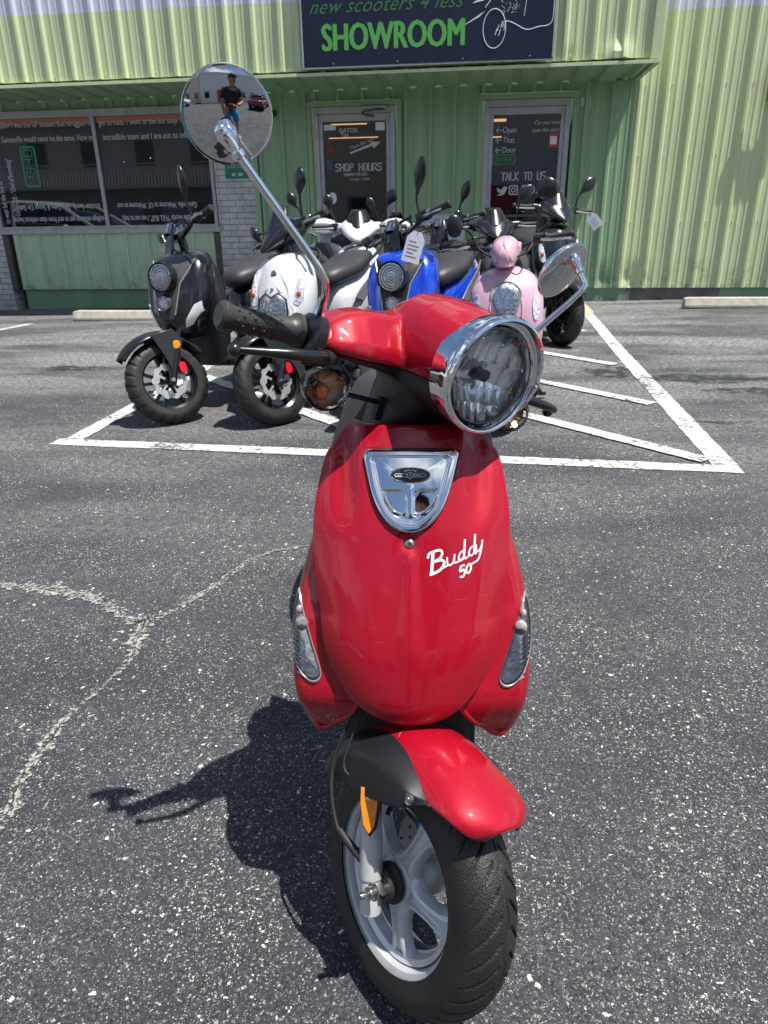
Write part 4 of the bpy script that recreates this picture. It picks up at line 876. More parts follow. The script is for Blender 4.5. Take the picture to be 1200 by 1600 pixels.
def lever(sd):
    mb = SM(); x_ = lambda v: sd*v
    tip = .326 if sd < 0 else .288
    P_ = smooth_path([(x_(.185), .300, .897), (x_(.215), .287, .896), (x_(.25), .283, .893), (x_(.285), .290, .888), (x_(tip-.006), .302, .882)], 5)
    n_ = len(P_); rs = [lerp(i/(n_-1), [0, .15, .55, .85, 1], [.0085, .0085, .0078, .0055, .0048]) for i in range(n_)]
    mb.tube(P_, rs, 14); o_ = ob('lever', mb, 'satin_black', R); mb = SM(); mb.ell((x_(tip), .306, .880), (.0095,)*3, 18); ob('lever_ball', mb, 'satin_black', o_)
    mb = SM(); mb.se([(x_(.192), .330, .916, .020, .024, 2.6), (x_(.200), .326, .916, .028, .031, 3), (x_(.214), .328, .916, .029, .031, 3), (x_(.224), .334, .916, .020, .022, 2.4)], 'x', 20)
    mb.ell((x_(.192), .298, .896), (.017, .013, .011), 14); sw = ob('switch_housing', mb, 'satin_black', R)
    mb = SM(); mb.box((x_(.186), .352, .928), (.010, .006, .005)); mb.box((x_(.170), .35, .944), (.006, .007, .004)); ob('switch', mb, 'grey_plastic', sw, bev=.001)
for sd in (-1, 1): lever(sd)
# turn signals on thin stalks
def signal(c, sd):
    # lens looks forward (-y); housing bowl behind
    mb = SM(); c = Vector(c); ax_ = Vector((0, -1, 0)).normalized()
    mb.lathe([(0, -.048), (.012, -.045), (.024, -.034), (.030, -.018), (.0325, -.002), (.0335, .004), (.0325, .006), (.031, .004)], c, ax_, 36, sq=(1.10, .94)); o_ = ob('turn_signal', mb, 'lens_smoke', R)
    mb = SM(); mb.lathe([(.0315, .002), (.029, .009), (.022, .0145), (.010, .017), (.0002, .0175)], c, ax_, 36, sq=(1.08, .93)); ob('lens', mb, 'lens', o_)
    mb = SM()
    def bw(u, v):
        a = 2*pi*u; r_ = .0295*v+.004*(1-v); d = .024*(1-(r_/.030)**2); d += .0022*math.copysign(1, sin(a*9))*sst(v, .2, .5)
        return c+Vector((r_*cos(a)*1.07, d, r_*sin(a)*.91))
    mb.grid(bw, 72, 12, True); ob('reflector', mb, M['sig_ref'], o_, ang=20)
    mb = SM(); mb.ell(c+Vector((-.004, .006, -.004)), (.012, .013, .013), 16); b1 = ob('bulb', mb, 'amber', o_)
    mb = SM(); mb.lathe([(.005, 0), (.007, .003), (.007, -.01)], c+Vector((-.016, .004, .004)), ax_, 16); ob('bulb_ring', mb, 'rubber', b1)
    mb = SM(); mb.tube([c+Vector((-sd*.036, .008, -.003)), Vector((sd*.062, .338, c.z-.009))], .0040, 10); mb.box((sd*.060, .335, c.z-.018), (.004, .006, .018)); ob('stalk', mb, 'rubber', o_)
M['sig_ref'] = mat('signal_reflector', (.95, .50, .20), .25, .45, vary=.4, scale=40, col2=(.80, .74, .68))
signal((-.170, .318, .848), -1); signal((.214, .318, .862), 1)
# mirrors: thin stalk and convex round chrome disc
RLW = (Matrix.Rotation(.0518, 3, 'Z') @ Matrix.Rotation(-.0066, 3, 'Y'))
def w2l(p): return (RLW.transposed() @ (Vector(p)-Vector((-.0703, .7308, 0))))/HS
def ray_dir(x, y): return (_r*(x-600)/FPX-_u*(y-800)/FPX+_f)
def mirror_head(center, nrm, rad, Rc=.142):
    # center/nrm in scooter frame; convex face along +nrm
    mb = MB(); n_ = 14; pf = []
    s0 = Rc-sqrt(Rc*Rc-rad*rad)
    for i in range(n_+1): r_ = max(.0002, rad*i/n_); pf.append((r_, s0-(Rc-sqrt(Rc*Rc-r_*r_))))
    mb.lathe(pf, center, nrm, 72); o_ = ob('mirror', mb, 'mirror_glass', R, ang=80)
    mb = MB(); mb.lathe([(rad-.001, .0005), (rad+.0012, .0008), (rad+.0022, -.0015), (rad+.0015, -.005), (rad-.004, -.012), (rad*.6, -.020), (rad*.2, -.024), (.0003, -.024)], center, nrm, 72); ob('mirror_shell', mb, 'chrome', o_)
    return o_
def mirror(cw, nw, base, bends, jointw, rad):
    cl = w2l(cw); nl = (RLW.transposed() @ Vector(nw)).normalized(); mo = mirror_head(cl, nl, rad)
    pts = [base]+[w2l(b) for b in bends]; jl = w2l(jointw); pts.append(jl)
    P_ = []
    for i in range(len(pts)-1):
        a, b = Vector(pts[i]), Vector(pts[i+1]); n_ = 8 if i else 3
        for k in range(n_): P_.append(a+(b-a)*k/n_)
    P_.append(Vector(pts[-1])); S_ = []
    for i, p in enumerate(P_): S_.append((P_[max(i-1, 0)]+p*2+P_[min(i+1, len(P_)-1)])/4 if 0 < i < len(P_)-1 else p)
    mb = MB(); mb.tube(S_, .0051, 16); ob('stem', mb, 'chrome', mo)
    d = (S_[-1]-S_[-3]).normalized(); tgt = cl+nl*0.006; 
    jd = (tgt-jl); 
    mb = MB(); mb.lathe([(.0058, -.012), (.0085, -.010), (.0085, -.004), (.006, -.002), (.0080, .006), (.0095, .014), (.0095, .018), (.008, .021)], jl, d, 24)
    mb.ell(jl+d*.022, (.0085,)*3, 16); mb.lathe([(.0145, -.001), (.0150, .004), (.0140, .012), (.0105, .018), (.0085, .022)], cl+nl*.0065+(jl+d*.024-cl).project(Vector((0, 0, 1)))*0, nl, 28) if False else None
    ob('ball_joint', mb, 'chrome', mo)
    return mo
def fac(x, y, Y): d = ray_dir(x, y); return Vector((0, 0, CAM_H))+d*(Y/d.y)
mc = fac(355, 181, .86); tocam = (Vector((0, 0, CAM_H))-mc).normalized()
upv = Vector((0, 0, 1)); rt = tocam.cross(upv).normalized(); upm = rt.cross(tocam).normalized()
# tilt the dome so the photographer shows in its upper part
nm = (tocam-upm*tan_(9) if False else (tocam-upm*.095-rt*(-.075))).normalized()
jb = fac(366, 232, .835)
lb = St((-.198, .34, .944))
mirror(mc, nm, lb, [fac(514, 440, .862+.03)], jb, .0512)
mb = MB(); cl = w2l(mc); nl = (RLW.transposed() @ nm).normalized(); pj = w2l(fac(356, 210, .845))
mb.lathe([(.0108, -.012), (.0118, -.003), (.0114, .003), (.0100, .007), (.0090, .008), (.0082, .014), (.0070, .020), (.005, .024)], pj, (w2l(jb)-pj).normalized(), 28); ob('mirror_socket', mb, 'chrome', R)
mb = SM(); mb.lathe([(.0125, -.016), (.0125, .0), (.0095, .004), (.0095, .016), (.0075, .018), (.0058, .030)], (-.198, .34, .940), (0, 0, 1), 20); mb.lathe([(.0125, -.016), (.0125, .0), (.0095, .004), (.0095, .016), (.0058, .03)], (.190, .35, .940), (0, 0, 1), 20); ob('mirror_mount', mb, 'chrome', R)
mc2 = fac(880, 424, 1.235); tc2 = (Vector((0, 0, CAM_H))-mc2).normalized(); rt2 = tc2.cross(upv).normalized(); up2 = rt2.cross(tc2)
nm2 = (tc2*.46+(-rt2)*(-.62)*(-1)+up2*(-.50)).normalized()
j2 = fac(903, 418, 1.215)
mirror(mc2, nm2, St((.190, .35, .955)), [fac(917, 449, 1.20)], j2, .0500)
# front fender, red centre with dark side skirts
FR = .226
FK = ([-75, -60, -40, -20, 0, 12, 20, 26, 30, 32], [.068, .070, .072, .073, .073, .073, .070, .062, .048, .030])
def fen(a_deg, t, up=0):
    a = radians(a_deg); hw = crom(a_deg, *FK); ph = t*radians(82)
    x = hw*sin(ph)/sin(radians(82)); r_ = FR+.006*sst(a_deg, 0, 30)-.052*(1-cos(ph))*(1-.5*sst(a_deg, 5, 30))+up
    return Vector((x, -r_*sin(a), WR+.005+r_*cos(a)))
mb = SM()
mb.grid(lambda u, v: fen(-62+94*v, u*2-1), 33, 60); fo = ob('front_fender', mb, 'red', R, solid=-.003, ang=60)
mb = SM()
def skirt(sd):
    def f(u, v):
        a = -66+80*u; t0 = lerp(a, [-66, -28, -10, 4, 14], [.34, .40, .58, .80, .98])
        if v < .5: return fen(a, sd*(t0+(1-t0)*v*2), .003*sst(v, 0, .06)+.0005)+Vector((sd*.020*sst(v*2, .1, 1)*(1-sst(a, 2, 14)), 0, 0))
        p0 = fen(a, sd, .0035); r0 = sqrt(p0.y**2+(p0.z-WR)**2); r1 = min(r0-.002, lerp(a, [-66, -50, -40, -20, -5, 6, 14], [.180, .158, .138, .138, .148, .168, .200]))
        q = (v-.5)*2; A = atan2(-p0.y, p0.z-WR); rr = r0+(r1-r0)*q; return Vector((p0.x+sd*(.020*(1-sst(a, 2, 14))+.004*sin(q*pi*.5)), -rr*sin(A), WR+rr*cos(A)))
    return f
for sd in (-1, 1):
    mb = SM(); mb.grid(skirt(sd), 40, 25); so_ = ob('fender_skirt', mb, 'black_plastic', R, solid=.003, ang=60)
    p = skirt(sd)(.90, .62); mb = SM(); mb.lathe([(0, .002), (.004, .0018), (.005, .0)], p+Vector((sd*.002, 0, 0)), (sd, 0, 0), 16); mb.lathe([(.0045, .001), (.007, .002), (.008, .001), (.008, -.003)], p+Vector((sd*.001, 0, 0)), (sd, 0, 0), 20); ob('skirt_bolt', mb, 'steel', so_)
# fork legs
fd = Vector((0, sin(.4494), cos(.4494)))
for sd in (-1, 1):
    mb = SM(); ax0 = Vector((sd*.069, .018, WR)); bot = ax0-fd*.052
    mb.tube([bot+fd*t for t in (0, .001, .004, .048, .050, .052, .054, .180, .200)], [.0130, .0150, .0160, .0160, .0160, .0178, .0185, .0150, .0130], 28); lg = ob('fork_leg', mb, 'alloy', R)
    mb = SM(); mb.tube([bot+fd*t for t in (.19, .220)], .0120, 24); ob('stanchion', mb, 'steel' if False else 'alloy', lg)
    mb = SM(); mb.lathe([(0, .026), (.0045, .025), (.0052, .023), (.0052, .011), (.0090, .011), (.0095, .009), (.0095, .003), (.0125, .003), (.0125, 0)], ax0+Vector((sd*.014, -.028, .006)), (sd, 0, 0), 6 if False else 24); ob('axle_nut', mb, 'steel', R)
mb = SM(); mb.tube([(-.07, -.010, WR+.006), (.07, -.010, WR+.006)], .009, 16); ob('axle', mb, 'steel', R)
# orange reflector on the left leg (shield shaped)
mb = SM(); c0 = Vector((-.090, .0, WR)); rp = [(-.0125, .034), (.0125, .034), (.0135, .010), (.0085, -.020), (.0, -.032), (-.0085, -.020), (-.0135, .010)]
rc = Vector((-.086, .046, .300)); ez_ = fd; exn = (Vector((-1, -.75, 0))-fd*Vector((-1, -.75, 0)).dot(fd)).normalized(); ey_ = ez_.cross(exn)
def rfr(a, b, d): return rc+ey_*a+ez_*b+exn*d
mb.prism(rp, .004, .0085, rfr); ro = ob('fork_reflector', mb, 'orange', R, bev=.001)
mb = SM(); mb.prism([(a*1.22, b*1.14-.001) for a, b in rp], -.004, .004, rfr); ob('reflector_backing', mb, 'satin_black', ro, bev=.001)
mb = SM(); mb.tube([(-.069+.0165*cos(t), .075+.0165*sin(t)*.9, .318) for t in [2*pi*k/16 for k in range(17)]], .0016, 6); ob('cable_tie', mb, 'rubber', R)
# speedometer cable
mb = SM(); mb.tube(smooth_path([(-.060, .16, .50), (-.080, .155, .40), (-.098, .140, .30), (-.098, .095, .235), (-.088, .050, .222), (-.066, .012, .205)], 8), .0030, 10); cb = ob('speedometer_cable', mb, 'rubber', R)
mb = SM(); P_ = smooth_path([(-.097, .085, .231), (-.088, .052, .222), (-.066, .014, .206)], 8); mb.tube(P_, [.0046+.0032*i/len(P_)+.0008*(i % 2) for i in range(len(P_))], 14); ob('cable_boot', mb, 'rubber', cb)
mb = SM(); mb.tube(smooth_path([(-.03, .17, .47), (-.095, .125, .335), (-.086, .09, .318), (-.07, .078, .316)], 8), .0014, 8); ob('thin_wire', mb, 'rubber', R)
# front wheel
def tyre_mesh(mk, wr, ri, hw, c, tread, nt_=420, nc=46):
    mb = mk(); n_th, n_cs = nt_, nc
    def f(u, v):
        th = 2*pi*u; q = (v*2-1); ph = q*radians(112); a = abs(ph)
        x = hw*sin(ph)**1 if a < pi/2 else math.copysign(hw*(1-.10*(a-pi/2)), ph)
        rc_ = wr-hw*.92; rr = rc_+hw*.92*cos(ph) if a < pi/2 else rc_-(a-pi/2)/radians(22)*(rc_-ri)
        d = tread(th, ph)
        return Vector((c[0]+x*(1-d*.2), c[1]-(rr-d*cos(min(a, pi/2)))*cos(th), c[2]+(rr-d*cos(min(a, pi/2)))*sin(th)))
    mb.grid(f, n_th, n_cs, True); return mb
def road_tread(th, ph):
    a = abs(ph); d = 0
    N_ = 36; s = th*N_/(2*pi)+(1.5*a**.8)*1.15+(.5 if ph > 0 else 0); fr_ = s-math.floor(s)
    if .16 < a < 1.10: w_ = .085*(1-abs((a-.6)/.62)**3); d = max(d, .0046*(1-sst(abs(fr_-.5), w_*.75, w_*1.25)))
    s2 = th*11+.4*sin(th*15); w0 = abs(ph-.05*math.copysign(1, sin(th*15)))
    d = max(d, .0024*(1-sst(w0, .010, .035)))
    if 1.22 < a < 1.26: d = max(d, .0012)
    if 1.5 < a < 1.54: d = max(d, .0010)
    return d
def sidewall_mat(name):
    m = mat(name, (.019, .0185, .018), .50, vary=.45, scale=14); t = m.node_tree; nn = t.nodes; ll = t.links; b = nn['Principled BSDF']
    co = nn.new('ShaderNodeTexCoord'); v = nn.new('ShaderNodeTexVoronoi'); v.inputs['Scale'].default_value = 420; ll.new(co.outputs['Object'], v.inputs[0])
    bp = nn.new('ShaderNodeBump'); bp.inputs['Strength'].default_value = .55; bp.inputs['Distance'].default_value = .0012; ll.new(v.outputs['Distance'], bp.inputs['Height']); ll.new(bp.outputs[0], b.inputs['Normal']); return m
M['tyre'] = sidewall_mat('tyre_rubber')
fw = thing('front_wheel', '', ''); del fw['label']; del fw['category']; fw.parent = R
ob('tyre', tyre_mesh(SM, WR, .1285, .0475, (0, 0, WR), road_tread, 720, 92), 'tyre', fw, ang=50)
mb = SM()
for sd in (-1, 1):
    mb.lathe([(.100, sd*.010), (.118, sd*.016), (.1185, sd*.030), (.1225, sd*.0375), (.1335, sd*.0405), (.1345, sd*.0385), (.1300, sd*.034), (.126, sd*.028)], (0, 0, WR), (1, 0, 0), 96)
mb.lathe([(.118, -.017), (.113, -.010), (.113, .010), (.118, .017)], (0, 0, WR), (1, 0, 0), 96); mb.lathe([(.103, -.012), (.108, -.026), (.116, -.030)], (0, 0, WR), (1, 0, 0), 96); ri_ = ob('rim', mb, 'alloy', fw, ang=35)
mb = SM(); mb.lathe([(0, -.046), (.014, -.046), (.016, -.044), (.022, -.040), (.0335, -.036), (.036, -.030), (.036, .034), (.03, .038), (0, .038)], (0, 0, WR), (1, 0, 0), 48); hu = ob('hub', mb, 'alloy', fw, ang=30)
mb = SM(); mb.lathe([(0, -.060), (.020, -.060), (.0235, -.056), (.0235, -.046)], (0, 0, WR), (1, 0, 0), 32); mb.lathe([(.0235, -.050), (.0300, -.047), (.0300, -.041)], (0, 0, WR), (1, 0, 0), 32); ob('speedo_drive', mb, 'rubber', hu)
for k in range(5):
    a = 2*pi*k/5+radians(100); mb = SM(); R_ = []
    er = Vector((0, cos(a), sin(a))); et = Vector((0, -sin(a), cos(a))); c = Vector((0, 0, WR))
    for r_, hw_, xo, th_ in ((.028, .032, -.026, .010), (.040, .0215, -.027, .011), (.055, .0165, -.026, .011), (.075, .0160, -.024, .0105), (.092, .0190, -.022, .010), (.104, .0260, -.020, .0095), (.1165, .040, -.018, .009)):
        R_.append([c+er*r_+et*(hw_*p)+Vector((xo+q, 0, 0)) for p, q in ((-1, th_), (-1, th_*.25), (-.72, -th_*.7), (-.45, -th_*.9), (-.30, -th_*.35), (.30, -th_*.35), (.45, -th_*.9), (.72, -th_*.7), (1, th_*.25), (1, th_))])
    mb.rings(R_); ob('spoke', mb, 'alloy', fw, bev=.0008, ang=30)
mb = SM(); mb.lathe([(.052, .040), (.090, .040), (.090, .0435), (.052, .0435), (.052, .040)], (0, 0, WR), (1, 0, 0), 64); bd_ = ob('brake_disc', mb, 'disc', fw)
mb = SM()
for k in range(30):
    a = 2*pi*k/30; r_ = (.064, .073, .082)[k % 3]; mb.lathe([(0, 0), (.0028, 0), (.0028, .0052), (0, .0052)], (.0392, r_*cos(a), WR+r_*sin(a)), (1, 0, 0), 8)
ob('disc_holes', mb, 'rubber', bd_)
mb = SM(); mb.se([(.028, .070, WR+.060, .030, .022, 3), (.062, .070, WR+.060, .030, .022, 3)], 'x', 16); cl_ = ob('brake_caliper', mb, 'satin_black', R, bev=.003)
mb = SM(); mb.lathe([(0, -.012), (.0065, -.010), (.0065, .006)], (.024, .035, WR+.058), (1, 0, 0), 14); ob('caliper_cap', mb, 'blue_tip', cl_)
mb = SM(); text_ring = 'TAYOGRO IND CO LTD'
mb.lathe([(0, -.0445), (.0035, -.0445), (.004, -.042), (.004, -.03)], (0, .055, WR-.1235+.0), (1, 0, 0), 10)
mb = SM(); a = radians(60); mb.tube([(-.036, .112*cos(a), WR+.112*sin(a)), (-.046, .097*cos(a), WR+.097*sin(a))], .0038, 10); ob('valve_stem', mb, 'rubber', ri_)
# raised lettering on the inner rim
mb = SM()
for i, ch in enumerate('MT1.85X10 DOT J9 CASTING'):
    a = radians(-115+i*3.4); er = Vector((0, cos(a), sin(a))); et = Vector((0, -sin(a), cos(a)))
    if ch != ' ':
        me = text_mesh(ch, .0085, ext=.0004, align='CENTER'); o_ = Vector((-.0245, 0, WR))+er*.1045
        mb.add([o_+(et*v.co.x)+(-er*-1)*v.co.y*1.0+Vector((-v.co.z, 0, 0)) for v in me.vertices], [tuple(p.vertices) for p in me.polygons]); bpy.data.meshes.remove(me)
ob('cast_lettering', mb, 'alloy', ri_, smooth=False)
# ---------------- rest of the scooter
mb = MB()
mb.se([(.44, 0, .34, .17, .035, 3), (.60, 0, .255, .195, .04, 4), (.82, 0, .25, .195, .045, 4), (.94, 0, .30, .17, .09, 3)], 'y', 28); ob('floorboard', mb, 'black_plastic', R)
mb = MB(); mb.grid(lambda u, v: Vector(((u*2-1)*(.19-.09*v**2+.0*v), .445+.10*v+.03*(u*2-1)**2-.11*(1-v)*0, .30+.475*v)), 16, 20); ob('leg_shield_back', mb, 'black_plastic', R, solid=.004)
mb = MB(); mb.se([(.84, 0, .48, .13, .20, 3), (.93, 0, .50, .18, .21, 3), (1.10, 0, .53, .20, .19, 2.8), (1.25, 0, .58, .19, .16, 2.6), (1.42, 0, .63, .15, .12, 2.4), (1.52, 0, .66, .09, .08, 2.2)], 'y', 32); ob('rear_body', mb, 'red', R, sub=1)
mb = MB(); mb.se([(.84, 0, .725, .05, .03, 2.5), (.88, 0, .735, .12, .045, 2.6), (1.0, 0, .745, .155, .05, 2.8), (1.15, 0, .755, .165, .05, 2.8), (1.30, 0, .775, .155, .05, 2.8), (1.44, 0, .785, .11, .045, 2.6), (1.50, 0, .785, .06, .03, 2.4)], 'y', 32); ob('seat', mb, 'seat', R, sub=1)
mb = MB(); mb.tube(smooth_path([(-.09, 1.38, .76), (-.10, 1.52, .80), (0, 1.58, .81), (.10, 1.52, .80), (.09, 1.38, .76)], 6), .010, 12); ob('grab_rail', mb, 'chrome', R)
mb = MB(); mb.ell((0, 1.535, .66), (.055, .03, .05), 18); ob('tail_light', mb, 'red_lens', R)
rw = bpy.data.objects.new('rear_wheel', None); C.objects.link(rw); rw.parent = R
ob('tyre', tyre_mesh(MB, WR, .1285, .0475, (0, 1.24, WR), road_tread, 240, 40), 'tyre', rw, ang=50)
mb = MB(); mb.lathe([(.03, -.03), (.10, -.02), (.118, -.030), (.1335, -.040), (.1335, .040), (.118, .030), (.10, .02), (.03, .03)], (0, 1.24, WR), (1, 0, 0), 64); ob('rim', mb, 'alloy', rw)
mb = MB(); mb.se([(.95, -.08, .26, .06, .07, 3), (1.24, -.09, .23, .05, .06, 3), (1.34, -.09, .23, .03, .04, 2.5)], 'y', 20); ob('engine', mb, 'alloy', R)
mb = MB(); mb.tube(smooth_path([(.08, .92, .20), (.12, 1.05, .20), (.14, 1.15, .24), (.15, 1.48, .30)], 6), [.012]*7+[.02]*2+[.045]*9+[.03], 16); ob('exhaust', mb, 'satin_black', R)
mb = MB(); mb.tube([(.10, .62, .20), (.235, .70, .02)], .008, 10); mb.box((.24, .70, .008), (.025, .015, .005)); ob('side_stand', mb, 'satin_black', R)
# ------------------------------------------------------------------ parked scooters
GROUP = 'scooters parked in front of the showroom'
R['group'] = GROUP
M['black_rim'] = mat('black_rim', (.012, .012, .014), .25, .4); M['bgref'] = mat('lamp_bowl', (.90, .91, .94), .2, .6)
t_ = M['bgref'].node_tree; v_ = t_.nodes.new('ShaderNodeTexVoronoi'); v_.inputs['Scale'].default_value = 42; c_ = t_.nodes.new('ShaderNodeTexCoord'); bp_ = t_.nodes.new('ShaderNodeBump'); bp_.inputs['Strength'].default_value = .8; bp_.inputs['Distance'].default_value = .006
t_.links.new(c_.outputs['Object'], v_.inputs[0]); t_.links.new(v_.outputs['Distance'], bp_.inputs['Height']); t_.links.new(bp_.outputs[0], t_.nodes['Principled BSDF'].inputs['Normal'])
M['stripe'] = mat('white_stripe', (.6, .6, .6), .4)
def knob_tread(th, ph):
    a = abs(ph); N_ = 22; s = th*N_/(2*pi)+(.5 if ph > 0 else 0)+.25*a; fr_ = abs(s-math.floor(s)-.5)
    d = .013*(1-sst(.5-fr_, .08, .12)) if .10 < a < 1.5 else 0
    if a < .10 or .60 < a < .70: d = max(d, .012)
    return d*(1-sst(a, 1.35, 1.55))
def bg_tread(th, ph):
    a = abs(ph); s = th*26/(2*pi)+a*1.1+(.5 if ph > 0 else 0); fr_ = abs(s-math.floor(s)-.5)
    return (.006*(1-sst(fr_, .05, .10)) if .15 < a < 1.25 else 0)
def bike(name, label, loc, rz, steer, body='black', style='sport', side=None, knob=False, mirrors=(), rim='black_rim', caliper='caliper', lean=-.05, low=False, rear_label=None, seatm='seat', headm=None, handle=True, scale=1.0):
    T = thing(name, label, 'scooter', loc, rz, GROUP); T.rotation_euler = (0, lean, rz); T.scale = (scale,)*3
    A = Vector((0, -.06, 0)); X = Vector((0, sin(.44), cos(.44))); RS = Matrix.Rotation(steer, 3, X)
    st = lambda v: A+RS @ (Vector(v)-A)
    S_ = lambda: MB(st)
    wr = .235; side = side or body; headm = headm or body
    def wheel(nm, mk, cy):
        W_ = bpy.data.objects.new(nm, None); C.objects.link(W_); W_.parent = T
        ob('tyre', tyre_mesh(mk, wr, .155, .056, (0, cy, wr), knob_tread if knob else bg_tread, 264, 34), 'tyre', W_, ang=45)
        mb = mk(); mb.lathe([(.140, -.02), (.143, -.034), (.158, -.044), (.162, -.043), (.157, -.03), (.140, -.012), (.140, .012), (.157, .03), (.162, .043), (.158, .044), (.143, .034), (.140, .02)], (0, cy, wr), (1, 0, 0), 56)
        for k in range(5):
            a = 2*pi*k/5+.3; e = Vector((0, cos(a), sin(a))); t = Vector((0, -sin(a), cos(a))); c = Vector((0, cy, wr))
            for q in (-1, 1): mb.rings([[c+e*r_+t*(q*o_+w_)+Vector((x_, 0, 0)) for w_, x_ in ((-.008, -.012), (.008, -.012), (.008, .012), (-.008, .012))] for r_, o_ in ((.03, .006), (.145, .030))])
        mb.lathe([(0, -.05), (.03, -.05), (.035, -.02), (.035, .04), (0, .04)], (0, cy, wr), (1, 0, 0), 24); ob('rim', mb, rim, W_, ang=35)
        return W_
    wf = wheel('front_wheel', S_, 0)
    sd = 1
    mb = S_(); n_ = 60; 
    pts_o = [(.098+.004*(1 if (k//3) % 2 else -1), 2*pi*k/n_) for k in range(n_)]; pts_i = [(.066+.007*(1 if (k//6) % 2 else -1), 2*pi*k/n_) for k in range(n_)]
    for sx in (.046,):
        ro = [(sx, r_*cos(a), wr+r_*sin(a)) for r_, a in pts_o]; ri = [(sx, r_*cos(a), wr+r_*sin(a)) for r_, a in pts_i]; ro2 = [(sx+.004, b, c) for _, b, c in ro]; ri2 = [(sx+.004, b, c) for _, b, c in ri]
        mb.rings([ri, ro, ro2, ri2, ri], True, False)
    for k in range(5):
        a = 2*pi*k/5; e_ = Vector((0, cos(a), sin(a))); t_2 = Vector((0, -sin(a), cos(a))); c_2 = Vector((.048, 0, wr)); mb.rings([[c_2+e_*r_+t_2*q+Vector((w_, 0, 0)) for q, w_ in ((-.006, -.0015), (.006, -.0015), (.006, .0015), (-.006, .0015))] for r_ in (.03, .066)])
    ob('brake_disc', mb, 'disc', wf, smooth=False)
    mb = S_(); mb.se([(.050, .085, wr+.055, .022, .035, 3), (.082, .085, wr+.055, .020, .030, 3)], 'x', 14); mb.ell((.066, .055, wr+.09), (.016, .016, .02), 12); ob('brake_caliper', mb, caliper, T)
    mb = S_(); mb.tube(smooth_path([(.07, .08, wr+.09), (.085, .09, wr+.19), (.07, .16, wr+.30), (.05, .2, .66)], 5), .005, 8); ob('brake_hose', mb, 'steel', T)
    for s in (-1, 1):
        mb = S_(); b0 = Vector((s*.074, .01, wr)); mb.tube([b0-X*.03, b0-X*.028, b0+X*.17, b0+X*.175, b0+X*.42], [.018, .022, .022, .016, .016], 16); lg = ob('fork_leg', mb, 'satin_black', T)
        mb = S_(); mb.lathe([(0, .02), (.011, .019), (.012, 0)], b0+Vector((s*.02, -.01, 0)), (s, 0, 0), 12); ob('axle_nut', mb, 'steel', lg)
        if style == 'street': mb = S_(); mb.lathe([(0, .008), (.022, .006), (.024, 0), (.02, -.01)], b0+X*.20+Vector((s*.018, -.012, 0)), (s, -.6, .1), 20); ob('reflector', mb, 'orange', lg)
    # front fender
    mb = S_()
    def fe(u, v):
        a = radians(-65+(118 if style != 'retro' else 105)*v); w_ = .082*(1-.55*sst(v, .72, 1)); ph = (u*2-1)*1.35; r_ = wr+.035+.02*v-.05*(1-cos(ph))
        return Vector((w_*sin(ph), -r_*sin(a), wr+r_*cos(a)))
    mb.grid(fe, 15, 26); ob('front_fender', mb, 'satin_black' if style != 'retro' else body, T, solid=-.004, ang=60)
    mb = S_()
    for s in (-1, 1): mb.prism([(-.04, wr+.26), (.09, wr+.27), (.13, wr+.20), (.06, wr+.06), (.02, wr+.05), (.0, wr+.14)], s*.082, s*.090, lambda a, b, d: (d, a, b))
    ob('fender_bracket', mb, 'satin_black', T, bev=.003)
    # front body
    if style == 'street':
        sec = [(.45, .235, .0, .085, .10, 2.4), (.50, .215, 0, .125, .12, 2.5), (.58, .205, 0, .165, .125, 2.6), (.68, .225, 0, .192, .13, 2.6), (.79, .255, 0, .190, .125, 2.7), (.87, .29, 0, .165, .105, 2.6), (.905, .32, 0, .12, .08, 2.4), (.92, .34, 0, .07, .045, 2)]
    elif style == 'retro':
        sec = [(.26, .30, 0, .12, .07, 2.2), (.32, .265, 0, .165, .09, 2.1), (.45, .235, 0, .195, .10, 2.1), (.60, .245, 0, .200, .105, 2.1), (.70, .27, 0, .190, .10, 2.1), (.765, .30, 0, .155, .09, 2.1), (.80, .325, 0, .11, .07, 2.1), (.815, .335, 0, .06, .04, 2)]
    else:
        sec = [(.40, .24, 0, .08, .10, 2.2), (.46, .215, 0, .130, .12, 2.3), (.55, .200, 0, .175, .13, 2.5), (.66, .215, 0, .190, .13, 2.6), (.76, .25, 0, .178, .125, 2.7), (.845, .285, 0, .145, .105, 2.6), (.885, .31, 0, .105, .08, 2.4), (.90, .33, 0, .06, .04, 2)]
    mb = MB(); R_ = []
    zs_ = [q[0] for q in sec]
    def body_pt(z, t):
        cy = crom(z, zs_, [q[1] for q in sec]); hx = crom(z, zs_, [q[3] for q in sec]); hy = crom(z, zs_, [q[4] for q in sec]); e = lerp(z, zs_, [q[5] for q in sec])
        x = hx*math.copysign(abs(cos(t))**(2/e), cos(t)); y = cy+hy*math.copysign(abs(sin(t))**(2/e), sin(t))
        if y < cy and style != 'retro':
            s_ = abs(x)/hx; y += -.016*exp(-(x/.045)**2)+.016*exp(-((s_-.62)/.14)**2)*sst(z, .55, .66)*(1-sst(z, .80, .87))
        return Vector((x, y, z))
    def front(x, z):
        hx = crom(z, zs_, [q[3] for q in sec]); e = lerp(z, zs_, [q[5] for q in sec]); a = math.acos(max(-1, min(1, math.copysign(min(1, abs(x)/hx)**(e/2), x)))); return body_pt(z, -a).y
    nz_ = 40
    for j in range(nz_+1):
        z = zs_[0]+(zs_[-1]-zs_[0])*j/nz_; R_.append([body_pt(z, 2*pi*k/64) for k in range(64)])
    mb.rings(R_); fb = ob('front_cowl', mb, body, T, ang=50)
